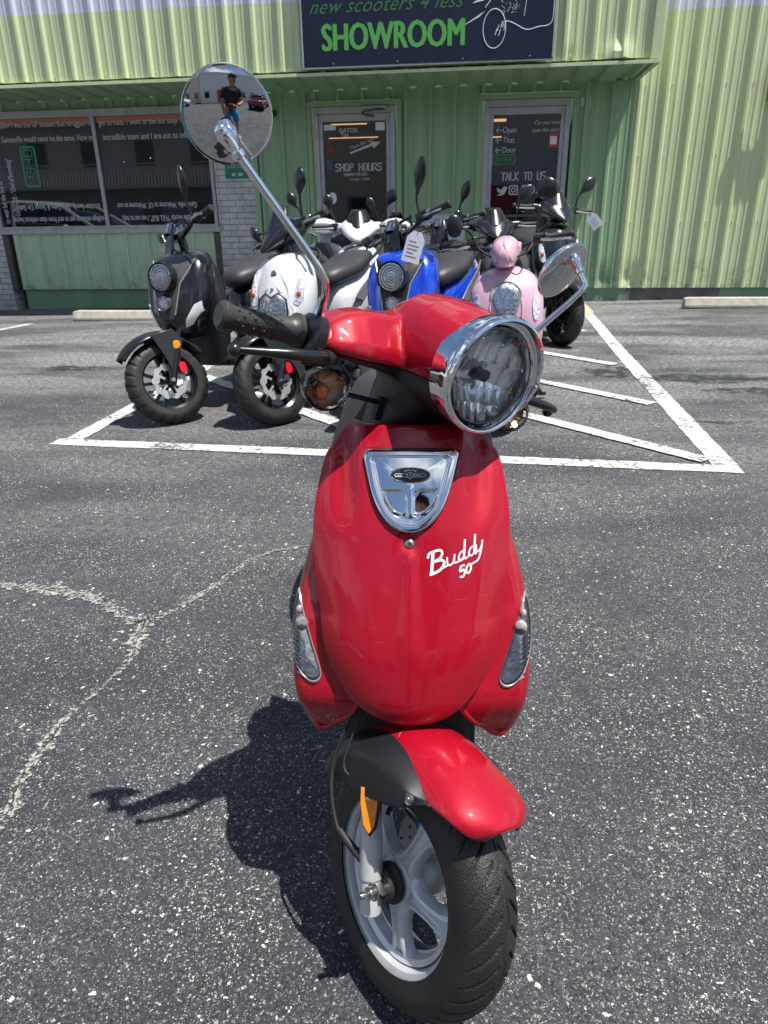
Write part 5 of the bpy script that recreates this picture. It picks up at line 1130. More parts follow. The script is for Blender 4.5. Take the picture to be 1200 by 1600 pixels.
    def patch(poly, m, nm, off=.004, th=.006, par=None):
        # outline in (x, z) laid on the front surface, filled as a fan with subdivisions
        c0 = Vector((sum(p[0] for p in poly)/len(poly), 0, sum(p[1] for p in poly)/len(poly))); k = []
        for i in range(len(poly)):
            a, b = Vector((poly[i][0], 0, poly[i][1])), Vector((poly[(i+1) % len(poly)][0], 0, poly[(i+1) % len(poly)][1]))
            for q in range(5): k.append(a+(b-a)*q/5)
        RR_ = []
        for s_ in (1, .97, .8, .6, .4, .2, .002):
            RR_.append([(c0.x+(p.x-c0.x)*s_, front(c0.x+(p.x-c0.x)*s_, c0.z+(p.z-c0.z)*s_)-off*(1 if s_ < 1 else -.5), c0.z+(p.z-c0.z)*s_) for p in k])
        m_ = MB(); m_.rings(RR_, True, False); return ob(nm, m_, m, par or T, ang=50)
    def lamp(c, r_, nm='headlight', nrm=(0, -1, 0), ring='satin_black', par=None, sq=(1, 1)):
        c = Vector(c); m_ = MB(); m_.lathe([(r_*.92, -.02), (r_*1.02, -.004), (r_*1.14, .004), (r_*1.16, -.004), (r_*1.16, -.05)], c, nrm, 40, sq=sq); h = ob(nm, m_, ring, par or T)
        m_ = MB(); m_.lathe([(r_*1.0, -.001), (r_*.85, .010), (r_*.55, .018), (r_*.2, .021), (.0003, .0215)], c, nrm, 40, sq=sq); ob('lens', m_, 'lens', h)
        m_ = MB(); pf = [(r_*q/10+.0003, -.006*(1-(q/10)**2)+.0035*(q % 2)) for q in range(11)]; m_.lathe(pf, c, nrm, 24, sq=sq); ob('reflector', m_, 'bgref', h, ang=8)
        return h
    if style == 'street':
        patch([(-.140, .875), (-.06, .852), (.06, .852), (.140, .875), (.118, .80), (.085, .745), (.06, .60), (.045, .56), (-.045, .56), (-.06, .60), (-.085, .725), (-.115, .765)], 'grey_plastic' if body == 'matte_black' else 'black_plastic', 'lamp_mask', .006)
        lamp((0, front(.0, .72)-.030, .79), .068, nrm=(0, -1, .10)); lamp((0, front(.0, .64)-.022, .655), .038, 'projector_lamp', ring='steel')
        for s in (-1, 1):
            q = [(s*.150, .64), (s*.178, .655), (s*.172, .60), (s*.120, .53), (s*.085, .515), (s*.10, .56)]; patch(q if s > 0 else q[::-1], 'decal' if body == 'matte_black' else 'bgref', 'indicator', .005)
            m_ = MB(); m_.tube([(s*.140, front(.135, .87)-.010, .873), (s*.085, front(.085, .75)-.012, .748), (s*.055, front(.05, .60)-.012, .59)], .004, 6); ob('mask_trim', m_, 'silver', T)
        q = [(-.075, .93), (-.06, 1.05), (-.04, 1.07), (.04, 1.07), (.06, 1.05), (.075, .93), (.05, .89), (-.05, .89)]
        m_ = MB(); m_.xf = st; m_.v = []; R2 = []
        for s_ in (1, .7, .4, .002): R2.append([(a*s_, .235+(.965+(b-.965)*s_-.89)*.35-.02*(1-s_)-.03*0, .965+(b-.965)*s_) for a, b in q])
        m_.rings(R2, True, False); ob('fly_screen', m_, 'satin_black', T, solid=.004, ang=60)
    elif style == 'sport':
        q = [(-.076, .665), (-.035, .695), (0, .675), (.035, .695), (.076, .665), (.086, .60), (.055, .515), (-.055, .515), (-.086, .60)]
        c0 = Vector((0, 0, .61)); hd_ = patch(q, 'bgref', 'headlight', .012); patch([(a*.98, .61+(b-.61)*.98) for a, b in q], 'lens', 'lens', .016, par=hd_)
        m_ = MB(); k = [(a*1.06, front(a, b)-.008, .61+(b-.61)*1.06) for a, b in q]; m_.tube(k+[k[0]], .005, 6); ob('lamp_rim', m_, 'satin_black', hd_)
        for s in (-1, 1):
            for q in ([(.030, .80), (.060, .765), (.085, .715), (.088, .67)], [(.022, .735), (.040, .715), (.048, .70)], [(.095, .64), (.115, .60), (.10, .53), (.075, .49)]):
                m_ = MB(); pp = smooth_path([(s*a, 0, b) for a, b in q], 5); m_.tube([(p.x, front(p.x, p.z)+.001, p.z) for p in pp], [.0015+.006*sin(pi*i/(len(pp)-1)) for i in range(len(pp))], 8); ob('cowl_crease', m_, body, T)
        for s in (-1, 1):
            q = [(s*.110, .64), (s*.125, .74), (s*.150, .80), (s*.165, .73), (s*.163, .66), (s*.14, .63)]; i_ = patch(q if s > 0 else q[::-1], 'bgref', 'indicator', .004); m_ = MB(); m_.ell((s*.140, front(.14, .69)-.003, .69), (.014, .01, .02), 10); ob('indicator_bulb', m_, 'amber', i_)
        m_ = MB(); m_.lathe([(0, .006), (.013, .004), (.017, .0)], (0, front(0, .80)-.002, .80), (0, -1, .3), 20); ob('emblem', m_, 'dark_chrome', T); m_ = MB(); m_.lathe([(0, .006), (.007, .004), (.009, .0)], (0, front(0, .72)-.002, .72), (0, -1, .3), 14); ob('cowl_screw', m_, 'dark_chrome', T)
    else:
        q = [(.072*cos(t)*(1 if sin(t) > 0 else 1-.50*abs(sin(t))**1.2), .680+(.062 if sin(t) > 0 else .155)*sin(t)) for t in [2*pi*k/20 for k in range(20)]]
        hd_ = patch(q, 'bgref', 'headlight', .004); patch([(a*.97, .64+(b-.64)*.97) for a, b in q], 'lens', 'lens', .016, par=hd_)
        m_ = MB(); k = [(a*1.1, front(a*1.1, .64+(b-.64)*1.06)-.004, .64+(b-.64)*1.06) for a, b in q]; m_.tube(k+[k[0]], .006, 8); ob('lamp_rim', m_, 'silver', hd_)
        for s in (-1, 1):
            q = [(s*(.158+.020*cos(t)), .615+.075*sin(t)) for t in [2*pi*k/14 for k in range(14)]]; patch(q, 'bgref', 'indicator', .005)
            m_ = MB(); m_.tube(smooth_path([(s*.055, front(.055, .74)-.001, .74), (s*.085, front(.085, .62)-.002, .62), (s*.07, front(.07, .48)-.002, .48)], 5), .005, 6); ob('crease', m_, body, T)
    # inner shield, floor, rear body, seat
    mb = MB(); mb.se([(.30, .42, 0, .16, .05, 3) if False else (.28, 0, .40, .15, .05, 3), (.45, 0, .40, .165, .05, 3), (.65, 0, .42, .155, .06, 3), (.80, 0, .45, .10, .06, 3), (.90, 0, .44, .05, .05, 3)], 'z', 24); ob('inner_shield', mb, 'black_plastic', T)
    mb = MB(); mb.se([(.38, 0, .30, .12, .04, 3), (.50, 0, .27, .15, .035, 4), (.80, 0, .27, .15, .04, 4), (.90, 0, .30, .13, .08, 3)], 'y', 24); ob('floorboard', mb, 'black_plastic', T)
    mb = MB(); mb.se([(.78, 0, .50, .08, .16, 3), (.88, 0, .53, .13, .18, 2.8), (1.05, 0, .56, .16, .17, 2.6), (1.22, 0, .62, .155, .14, 2.5), (1.42, 0, .70, .12, .10, 2.4), (1.56, 0, .76, .06, .05, 2.2)], 'y', 28); rb = ob('rear_body', mb, side, T, sub=1, label=rear_label)
    for s in (-1, 1):
        mb = MB(); mb.prism([(.86, .60), (1.0, .66), (1.25, .74), (1.5, .80), (1.4, .72), (1.2, .66), (1.0, .57)], s*.152, s*.162, lambda a, b, d: (d*(1-.25*sst(a, 1.2, 1.5)), a, b)); ob('side_trim', mb, 'silver' if side != 'black' else 'stripe', rb, bev=.004)
    mb = MB(); mb.se([(.74, 0, .71, .05, .04, 2.4), (.80, 0, .735, .10, .06, 2.5), (.92, 0, .755, .135, .06, 2.6), (1.04, 0, .765, .15, .055, 2.6), (1.12, 0, .79, .15, .06, 2.6), (1.28, 0, .825, .135, .055, 2.6), (1.42, 0, .84, .09, .04, 2.4), (1.47, 0, .84, .05, .02, 2.2)], 'y', 28); ob('seat', mb, seatm, T, sub=1)
    mb = MB(); mb.tube(smooth_path([(-.10, 1.30, .80), (-.13, 1.45, .87), (-.08, 1.56, .90), (.08, 1.56, .90), (.13, 1.45, .87), (.10, 1.30, .80)], 5), .011, 10); ob('grab_rail', mb, 'satin_black', T)
    mb = MB(); mb.ell((0, 1.575, .74), (.07, .03, .035), 16); ob('tail_light', mb, 'red_lens', T)
    mb = MB(); mb.b2(-.09, .09, 1.62, 1.626, .50, .62); pl = ob('licence_plate', mb, 'silver', T, smooth=False, bev=.002)
    mb = MB(); mb.se([(1.45, 0, .66, .05, .03, 3), (1.63, 0, .60, .08, .03, 3)], 'y', 12); mb.grid(lambda u, v: Vector(((u*2-1)*.08, 1.25+(wr+.04)*sin(radians(10+55*v)), wr+(wr+.04)*cos(radians(10+55*v)))), 4, 10); ob('rear_fender', mb, 'black_plastic', T, solid=.004)
    wheel('rear_wheel', MB, 1.25)
    mb = MB(); mb.se([(.92, -.06, .30, .07, .08, 3), (1.2, -.10, .26, .05, .07, 3), (1.34, -.10, .25, .04, .05, 2.5)], 'y', 16); ob('engine', mb, 'dark_chrome', T)
    mb = MB(); mb.tube(smooth_path([(.08, .95, .22), (.13, 1.05, .24), (.15, 1.2, .28), (.16, 1.52, .36)], 5), [.014]*6+[.03]*2+[.05]*7+[.035], 14); ob('exhaust', mb, 'satin_black', T)
    mb = MB(); mb.tube([(.10, .66, .24), (.22, .72, .03)], .010, 8); mb.box((.225, .72, .02), (.025, .02, .006)); ob('side_stand', mb, 'satin_black', T)
    # steering head
    if style == 'street':
        mb = S_(); mb.tube(smooth_path([(-.33, .42, 1.03), (-.22, .37, 1.03), (-.12, .345, 1.00), (0, .34, .985), (.12, .345, 1.00), (.22, .37, 1.03), (.33, .42, 1.03)], 6), .012, 12); mb.tube([(0, .34, .86), (0, .34, .99)], .025, 12); mb.tube([(-.12, .33, 1.05), (.12, .33, 1.05)], .008, 10)
        for s in (-1, 1): mb.tube([(s*.11, .335, .99), (s*.11, .33, 1.05)], .008, 8)
        ob('handlebar', mb, 'satin_black', T); mb = S_(); mb.lathe([(0, .03), (.04, .028), (.045, 0), (.04, -.03)], (0, .30, 1.03), (0, .5, 1), 20); ob('speedometer', mb, 'dark_chrome', T)
        mb = S_(); mb.lathe([(.012, 0), (.020, .005), (.020, .03), (.012, .035)], (-.18, .36, 1.045), (0, 0, 1), 12); ob('reservoir', mb, 'steel', T)
    elif style == 'sport':
        mb = S_(); mb.se([(.17, 0, .925, .015, .012, 2), (.21, 0, .950, .070, .035, 2), (.27, 0, .985, .115, .065, 1.8), (.34, 0, 1.010, .145, .080, 1.8), (.41, 0, 1.02, .13, .060, 2.4), (.45, 0, 1.01, .09, .045, 2.6)], 'y', 28)
        for s in (-1, 1): mb.se([(s*.05, .36, 1.0, .06, .05, 2.4), (s*.16, .38, 1.01, .045, .035, 2.4), (s*.22, .40, 1.02, .025, .024, 2.4)], 'x', 16)
        mb.se([(.84, 0, .35, .05, .05, 3), (.97, 0, .345, .06, .06, 3)], 'z', 16); hm = blob(mb, .007, 2); ob('headset_cover', hm, headm, T, ang=40)
        mb = S_(); mb.grid(lambda u, v: Vector(((u*2-1)*(.10-.045*v**2), .225+.10*v+.06*(u*2-1)**2, 1.00+.14*v)), 10, 8); ob('fly_screen', mb, 'satin_black', T, solid=.004)
        mb = S_(); mb.se([(.405, 0, 1.045, .085, .028, 2.2), (.445, 0, 1.03, .08, .026, 2.2)], 'y', 24); ob('dash', mb, 'satin_black', T)
    else:
        mb = S_(); mb.se([(.16, 0, .875, .02, .02, 2), (.172, 0, .870, .036, .045, 2.4), (.22, 0, .885, .066, .072, 2.5), (.30, 0, .895, .076, .080, 2.4), (.38, 0, .90, .07, .075, 2.2), (.43, 0, .90, .05, .05, 2.2)], 'y', 28)
        for s in (-1, 1): mb.se([(s*.03, .33, .90, .05, .045, 2.4), (s*.085, .345, .91, .03, .026, 2.4)], 'x', 16)
        mb.se([(.76, 0, .36, .045, .045, 2.4), (.90, 0, .33, .05, .06, 2.4)], 'z', 16); hm = blob(mb, .008, 5); ob('headset_cover', hm, headm, T, ang=60)
        for s in (-1, 1): mb = S_(); mb.tube(smooth_path([(s*.004, .215, .958), (s*.014, .176, .915), (s*.038, .176, .862), (s*.058, .205, .835)], 6), [.0015]*3+[.005]*12+[.0015]*4, 8); ob('cover_crease', mb, headm, T)
        mb = S_(); mb.tube([(-.20, .33, .93), (-.07, .345, .91), (.07, .345, .91), (.20, .33, .93)], .014, 12); ob('handlebar', mb, 'satin_black', T)
    hz_ = {'street': 1.03, 'sport': 1.015, 'retro': .945}[style]; hy_ = {'street': .40, 'sport': .40, 'retro': .35}[style]
    for s in (-1, 1):
        mb = S_(); d = Vector((s*.97, .25 if style == 'street' else .12, .02)).normalized(); mb.lathe([(.0, .16), (.016, .16), (.020, .155), (.020, .14), (.017, .135), (.017, .03), (.026, .02), (.026, .01), (.012, .0)], Vector((s*.20, hy_-.03, hz_)), d, 16); g_ = ob('grip', mb, 'rubber', T)
        mb = S_(); b_ = Vector((s*.19, hy_-.05, hz_-.008)); mb.tube([b_, b_+Vector((s*.06, -.03, -.005)), b_+Vector((s*.13, -.015, -.005)), b_+Vector((s*.155, -.005, -.008))], [.009, .007, .006, .008], 8); ob('lever', mb, 'steel' if style != 'sport' else 'silver', T)
        mb = S_(); mb.se([(s*.15, hy_-.04, hz_, .025, .025, 3), (s*.20, hy_-.03, hz_, .026, .028, 3)], 'x', 12); ob('switch_housing', mb, 'satin_black', T)
    for s, e_ in ((-1, .0), (1, .03)):
        mb = S_(); mb.tube(smooth_path([(s*.15, hy_-.05, hz_-.01), (s*.12, hy_-.12, hz_-.03-e_), (s*.05, hy_-.10, hz_-.09), (s*.02, hy_-.02, hz_-.15)], 6), .0045, 8); ob('cable', mb, 'rubber', T)
    for mi in mirrors:
        base, mid, hc, sz, rot, kind = mi; mb = S_(); mb.tube(smooth_path([base, mid, hc], 5), .0065, 8); mo = ob('mirror_arm', mb, 'satin_black', T)
        mb = S_(); RT_ = Matrix.Rotation(rot[2], 3, 'Z') @ Matrix.Rotation(rot[1], 3, 'Y') @ Matrix.Rotation(rot[0], 3, 'X')
        if kind == 'round': mb.ell(hc, (sz[0], .022, sz[1]), 24, RT_)
        else:
            R3 = []
            for i in range(13):
                t = i/12; w_ = (sin(pi*min(1, t*.98+.01))**.55)*(.28+.72*sst(t, 0, .62))*sz[1]; th_ = .020*(sin(pi*min(1, t*.96+.02))**.5)
                R3.append([Vector(hc)+RT_ @ Vector(((t-.35)*2*sz[0], th_*sin(a), w_*cos(a))) for a in [2*pi*k/16 for k in range(16)]])
            mb.rings(R3)
        ob('mirror', mb, 'satin_black', mo)
    return T
Q = pi/2
def tear(s, bx, mid, hc, sz=(.085, .042), ang=1.1, yaw_=0): return ((bx[0], bx[1], bx[2]), mid, hc, sz, (0, -ang, yaw_), 'tear')
b1 = bike('scooter', 'matt black scooter with knobbly tyres and round headlight at the left end of the row', (-1.665, 3.76, 0), radians(-14), -.62, 'matte_black', 'street', knob=True,
     mirrors=[tear(1, (.19, .36, 1.03), (.195, .35, 1.12), (.215, .35, 1.19), (.085, .040), 1.35), tear(-1, (-.19, .36, 1.03), (-.24, .36, 1.06), (-.27, .34, 1.05), (.06, .035), 2.4)])
b2 = bike('scooter', 'white scooter with black headset, hexagonal low headlight and red brake caliper, second from left', (-1.07, 3.78, 0), radians(-13), -.52, 'white', 'sport', headm='matte_black',
     mirrors=[tear(1, (.17, .37, 1.04), (.185, .37, 1.12), (.215, .37, 1.19), (.070, .050), 1.1), tear(-1, (-.17, .36, 1.03), (-.22, .35, 1.06), (-.26, .34, 1.05), (.055, .035), 2.0)])
b3 = bike('scooter', 'bright blue scooter with a round headlight set in a black mask', (-.40, 3.70, 0), radians(-14), -.62, 'blue', 'street', knob=True,
     mirrors=[tear(1, (.16, .36, 1.04), (.165, .36, 1.12), (.215, .36, 1.19), (.095, .042), .95), tear(-1, (-.17, .36, 1.03), (-.23, .35, 1.06), (-.27, .34, 1.03), (.08, .035), 2.9)])
b4 = bike('scooter', 'pale pink scooter with a teardrop headlight behind the red headlamp', (.200, 3.78, 0), radians(-2), -.10, 'pink', 'retro', rim='alloy', caliper='satin_black',
     mirrors=[((-.16, .35, .95), (-.20, .34, 1.02), (-.27, .33, 1.05), (.045, .06), (0, 0, .3), 'round'), ((.16, .36, .95), (.18, .37, 1.06), (.225, .38, 1.18), (.056, .058), (0, 0, 0), 'round')])
b5 = bike('scooter', 'white scooter in the second row with a grey nose and chevron badge', (-.86, 5.30, 0), radians(-4), .15, 'white', 'sport', headm='white', rim='alloy',
     mirrors=[tear(1, (.17, .37, 1.04), (.20, .37, 1.13), (.23, .37, 1.20), (.07, .045), 1.1), tear(-1, (-.17, .37, 1.04), (-.20, .37, 1.12), (-.22, .37, 1.17), (.06, .04), 1.9)])
b6 = bike('scooter', 'white scooter turned away with a dark rounded dash, nearest the lettered window', (-1.32, 6.55, 0), pi+.05, 0, 'white', 'sport', headm='white',
     mirrors=[tear(1, (.17, .37, 1.04), (.20, .37, 1.13), (.25, .37, 1.19), (.07, .045), 1.0)])
b7 = bike('scooter', 'white scooter turned away with a dark rounded dash, in front of the SHOP HOURS door', (-.86, 8.05, 0), pi+.0, 0, 'white', 'sport', headm='white',
     mirrors=[tear(1, (.17, .37, 1.04), (.20, .37, 1.13), (.25, .37, 1.19), (.07, .045), 1.0)])
b8 = bike('scooter', 'dark scooter with grey seat and green side panels before the whiteboard', (-.30, 5.35, 0), radians(-22), -.35, 'black', 'street', side='green', seatm='grey_plastic',
     mirrors=[tear(1, (.16, .36, 1.04), (.165, .36, 1.12), (.215, .36, 1.18), (.085, .042), .9)])
b9 = bike('scooter', 'black scooter with clear side lamps standing behind the pink one', (.20, 5.55, 0), radians(4), .1, 'black', 'sport',
     mirrors=[tear(1, (.17, .37, 1.04), (.19, .37, 1.13), (.21, .37, 1.20), (.09, .05), .9), ((-.17, .37, 1.03), (-.22, .36, 1.07), (-.27, .36, 1.08), (.04, .05), (0, 0, .2), 'round')])
b10 = bike('scooter', 'large black scooter at the right end of the row with a tag on its grip', (.80, 6.55, 0), radians(10), .28, 'black', 'sport', caliper='satin_black', scale=1.12,
     mirrors=[tear(1, (.20, .38, 1.03), (.205, .38, 1.10), (.26, .38, 1.18), (.09, .050), .8)])
def paper_tag(loc, rz, tilt, h, w_, label):
    t = thing('price_tag', label, 'tag', loc, rz, 'paper price tags hung on scooters'); t.rotation_euler = (0, tilt, rz)
    mb = MB(); mb.prism([(-w_*.45, 0), (w_*.45, 0), (w_, -h*.22), (w_, -h), (-w_, -h), (-w_, -h*.22)], -.001, .001); c = ob('card', mb, 'paper', t, smooth=False)
    mb = MB()
    for i in range(5): mb.b2(-w_*.7, w_*random.uniform(.1, .7), -.0018, -.0012, -h*.35-i*h*.12, -h*.33-i*h*.12)
    ob('print', mb, 'ink', c, smooth=False)
    mb = MB(); mb.tube([(0, 0, -.02), (.004, .0, .03)], .002, 6); ob('string', mb, 'ink', t)
paper_tag(fac(653, 362, 3.66), .15, .28, .145, .044, 'white paper price tag hanging from the handlebar of the blue scooter')
paper_tag(fac(922, 336, 6.62), -.1, -.70, .125, .046, 'small white tag hanging at the end of the right black scooter handlebar')
# ------------------------------------------------------------------ the photographer (seen in the round mirror) and what lies behind the camera
M['skin'] = mat('skin', (.42, .22, .14), .5, vary=.1); M['tshirt'] = mat('black_tshirt', (.015, .016, .022), .8, vary=.3, scale=9, bump=.4, bscale=30, bd=.006)
M['shorts'] = mat('blue_shorts', (.02, .26, .50), .75, vary=.15, scale=8, bump=.4, bscale=25, bd=.008); M['cap'] = mat('black_cap', (.012, .012, .015), .8); M['shoe'] = mat('shoe', (.10, .10, .11), .6)
PX, PY = .10, -.62
def skin_fig(name, verts, edges, radii, m, parent, sub=2, root=0):
    me = bpy.data.meshes.new(name); me.from_pydata(verts, edges, []); o = bpy.data.objects.new(name, me); C.objects.link(o); o.parent = parent
    md = o.modifiers.new('k', 'SKIN'); md.use_smooth_shade = True
    for i, r_ in enumerate(radii): me.skin_vertices[0].data[i].radius = (r_, r_) if not isinstance(r_, tuple) else r_; me.skin_vertices[0].data[i].use_root = (i == root)
    md = o.modifiers.new('u', 'SUBSURF'); md.levels = sub; md.render_levels = sub
    me.materials.append(M[m]); return o
Pn = thing('person', 'person in black cap, black T-shirt and blue shorts holding a phone, mirrored in chrome', 'person', (PX, PY, 0))
# joints relative to (PX, PY): stooping towards the scooter (+y)
hip = (0, -.02, .90); chest = (0, .17, 1.22); neck = (-.01, .27, 1.36)
V_ = [hip, (0, .06, 1.05), chest, neck, (-.01, .33, 1.43),
      (-.19, .20, 1.30), (-.25, .17, 1.03), (-.22, .28, .80),                # left arm hanging
      (.19, .20, 1.30), (.24, .26, 1.05), (.02, .50, 1.03),                  # right arm holding the phone
      (-.10, -.02, .86), (-.13, .03, .48), (-.15, -.04, .09), (.10, -.02, .86), (.13, .05, .48), (.16, -.03, .09)]
E_ = [(0, 1), (1, 2), (2, 3), (3, 4), (2, 5), (5, 6), (6, 7), (2, 8), (8, 9), (9, 10), (0, 11), (11, 12), (12, 13), (0, 14), (14, 15), (15, 16)]
skin_fig('body', V_, E_, [.15, .14, .16, .06, .055, .065, .042, .030, .065, .042, .028, .095, .060, .038, .095, .060, .038], 'skin', Pn)
# t-shirt and shorts
skin_fig('tshirt', [(0, .0, .93), (0, .06, 1.05), (0, .17, 1.22), (-.01, .24, 1.32), (-.18, .20, 1.31), (-.235, .18, 1.12), (.18, .20, 1.31), (.225, .23, 1.14)], [(0, 1), (1, 2), (2, 3), (2, 4), (4, 5), (2, 6), (6, 7)], [.175, .165, .18, .085, .085, .070, .085, .070], 'tshirt', Pn)
skin_fig('shorts', [(0, -.02, .93), (0, -.02, .86), (-.11, -.01, .80), (-.135, .02, .52), (.11, -.01, .80), (.135, .04, .52)], [(0, 1), (1, 2), (2, 3), (1, 4), (4, 5)], [.165, .16, .115, .100, .115, .100], 'shorts', Pn)
mb = MB(); mb.ell((-.01, .37, 1.50), (.078, .098, .115), 24); mb.ell((-.01, .47, 1.485), (.014, .022, .022), 10); mb.ell((-.01, .37, 1.42), (.055, .07, .06), 16)
for s in (-1, 1): mb.ell((-.01+s*.078, .365, 1.495), (.012, .02, .03), 10)
hm_ = blob(mb, .008, 3); ob('head', hm_, 'skin', Pn)
for s in (-1, 1): mb = MB(); mb.ell((-.01+s*.030, .462, 1.508), (.012, .008, .007), 8); ob('eye', mb, 'satin_black', Pn)
mb = MB(); mb.ell((-.01, .462, 1.447), (.022, .008, .006), 8); ob('mouth', mb, 'caliper', Pn)
mb = MB(); mb.ell((-.01, .36, 1.545), (.088, .105, .085), 24); mb.se([(.43, -.01, 1.535, .075, .008, 2.2), (.54, -.01, 1.515, .055, .006, 2.2)], 'y', 20); ob('cap', mb, 'cap', Pn)
def hand(c, d, par, nm='hand'):
    c = Vector(c); d = Vector(d).normalized(); up = Vector((0, 0, 1)) if abs(d.z) < .8 else Vector((0, 1, 0)); s = d.cross(up).normalized(); up = s.cross(d)
    mb = MB(); mb.rings([[c+d*q+s*(.040*w_*cos(a))+up*(.016*w_*sin(a)) for a in [2*pi*k/12 for k in range(12)]] for q, w_ in ((-.02, .7), (.02, 1), (.06, 1.0), (.085, .85))])
    for i in range(4):
        L_ = (.060, .070, .066, .052)[i]; b_ = c+d*.08+s*(-.029+.019*i); mb.tube([b_, b_+d*L_*.5+up*.006, b_+d*L_*.8-up*.006, b_+d*L_-up*.022], [.0085, .008, .0075, .006], 8)
    b_ = c+d*.02-s*.036; mb.tube([b_, b_-s*.025+d*.025, b_-s*.03+d*.055-up*.006], [.011, .009, .007], 8); return ob(nm, mb, 'skin', par)
hand((-.21, .31, .75), (0, .25, -1), Pn)
hand((-.04, .515, 1.02), (-.75, .3, .35), Pn)
for s in (-1, 1):
    mb = MB(); mb.se([(-.12, s*.15, .045, .035, .04, 2.4), (-.04, s*.15, .055, .045, .055, 2.4), (.07, s*.155, .04, .05, .038, 2.6), (.15, s*.155, .03, .035, .025, 2.4)], 'y', 16); ob('shoe', mb, 'shoe', Pn)
ph = thing('phone', 'dark phone held up by the person in the round mirror', 'phone', (-.045, -.022, 1.012)); mb = MB(); mb.b2(-.036, .036, -.006, 0, -.10, .05); ob('case', mb, 'satin_black', ph, bev=.004); mb = MB(); mb.b2(-.033, .033, -.0075, -.0062, -.095, .045); ob('screen', mb, 'glass', ph, smooth=False)
# buildings, trees and cars across the lot, reflected in glass, paint and chrome
M['stucco'] = mat('beige_stucco', (.70, .62, .48), .85, vary=.1, scale=2); M['stucco2'] = mat('grey_stucco', (.55, .54, .55), .85, vary=.1, scale=2); M['tile'] = mat('roof_tile', (.35, .12, .06), .8, vary=.3, scale=6); M['red_wall'] = mat('red_wall', (.40, .05, .04), .7); M['white_wall'] = mat('white_wall', (.68, .68, .66), .7)
def house(name, label, x0, x1, y0, y1, h, m, floors, roof=None, balcony=False):
    T = thing(name, label, 'building', ((x0+x1)/2, y1, 0)); hx = (x1-x0)/2
    mb = MB(); mb.b2(-hx, hx, y0-y1, 0, -.1, h); ob('walls', mb, m, T, smooth=False)
    n_ = max(2, int((x1-x0)/2.4))
    for f_ in range(floors):
        for i in range(n_):
            x = -hx+(i+.5)*(2*hx)/n_; z = .9+f_*h/floors
            w_ = MB(); w_.b2(x-.5, x+.5, .0, .05, z, z+1.2); wo = ob('window', w_, 'frame', T, smooth=False); w_ = MB(); w_.b2(x-.45, x+.45, .052, .06, z+.05, z+1.15); ob('pane', w_, 'glass', wo, smooth=False)
        if balcony and f_:
            w_ = MB(); w_.b2(-hx, hx, 0.02, 1.3, f_*h/floors-.1, f_*h/floors+.05)
            for k in range(int(hx*12)): w_.b2(-hx+k/6, -hx+k/6+.03, 1.26, 1.29, f_*h/floors+.05, f_*h/floors+.95)
            w_.b2(-hx, hx, 1.24, 1.31, f_*h/floors+.95, f_*h/floors+1.0); ob('balcony', w_, 'white_wall', T, smooth=False)
    if roof: w_ = MB(); w_.add([(-hx-.4, .5, h), (hx+.4, .5, h), (hx+.4, y0-y1-.5, h), (-hx-.4, y0-y1-.5, h), (-hx+1, (y0-y1)/2, h+1.6), (hx-1, (y0-y1)/2, h+1.6)], [(0, 1, 5, 4), (2, 3, 4, 5), (1, 2, 5), (3, 0, 4), (0, 3, 2, 1)]); ob('roof', w_, roof, T, smooth=False)
    else: w_ = MB(); w_.b2(-hx-.1, hx+.1, y0-y1-.1, .1, h, h+.3); ob('parapet', w_, m, T, smooth=False)
house('apartment_house', 'grey two storey house with balconies and red tiled roof reflected in the left window pane', -26, -12, -26, -17, 5.6, 'stucco2', 2, 'tile', True)
house('warehouse', 'plain beige box building reflected in the right window pane', -11.5, -3.8, -26, -13, 4.8, 'stucco', 1)
house('garage', 'low white building with a red wall across the lot behind the photographer', -3.2, 12, -22, -10.5, 5.2, 'white_wall', 1)
for x in (.2, 3.4):
    mb = MB(); mb.b2(x, x+1.4, -10.49, -10.4, 0, 2.3); tag(ob('red_door', mb, 'red_wall', smooth=False), 'red garage door of the white building across the lot, %s one' % ('left' if x < 1 else 'right'), 'door')
M['leaf'] = mat('leaf', (.045, .085, .02), .6, vary=.5, scale=3); M['bark'] = mat('bark', (.09, .07, .05), .9, vary=.3)
leafm = None
def tree(x, y, h, r_, label, sd):
    T = thing('tree', label, 'tree', (x, y, 0), 0, 'trees across the lot'); rd = random.Random(sd)
    mb = MB(); mb.tube(smooth_path([(0, 0, 0), (.1, 0, h*.3), (-.1, .1, h*.7)], 4), [.25-.02*i for i in range(9)], 10)
    for k in range(6): a = k*1.05; mb.tube([(0, 0, h*.4+k*.1), (cos(a)*r_*.6, sin(a)*r_*.6, h*.7)], [.09, .03], 6)
    ob('trunk', mb, 'bark', T); mb = MB()
    cl = [(Vector((rd.gauss(0, .5)*r_, rd.gauss(0, .5)*r_, h*.72+rd.gauss(0, .4)*r_)), r_*rd.uniform(.25, .5)) for _ in range(26)]
    for c, q in cl:
        for _ in range(55):
            d = Vector((rd.gauss(0, 1), rd.gauss(0, 1), rd.gauss(0, 1))).normalized()*q*rd.uniform(.6, 1); p = c+d; u_ = Vector((rd.gauss(0, 1), rd.gauss(0, 1), rd.gauss(0, 1))).normalized(); v_ = u_.cross(d.normalized())*.16; u_ = u_*.16; mb.add([p-u_-v_, p+u_-v_, p+u_+v_, p-u_+v_], [(0, 1, 2, 3)])
    ob('crown', mb, 'leaf', T, smooth=False)
tree(-7, -19, 7.5, 2.8, 'leafy tree behind the beige box building', 1); tree(6, -24, 9, 3.2, 'tall leafy tree behind the white garage building', 2); tree(14.5, -14, 7, 2.6, 'leafy tree right of the white garage building', 3)
M['car_white'] = paint('white_car_paint', (.70, .71, .72), 0, .25)
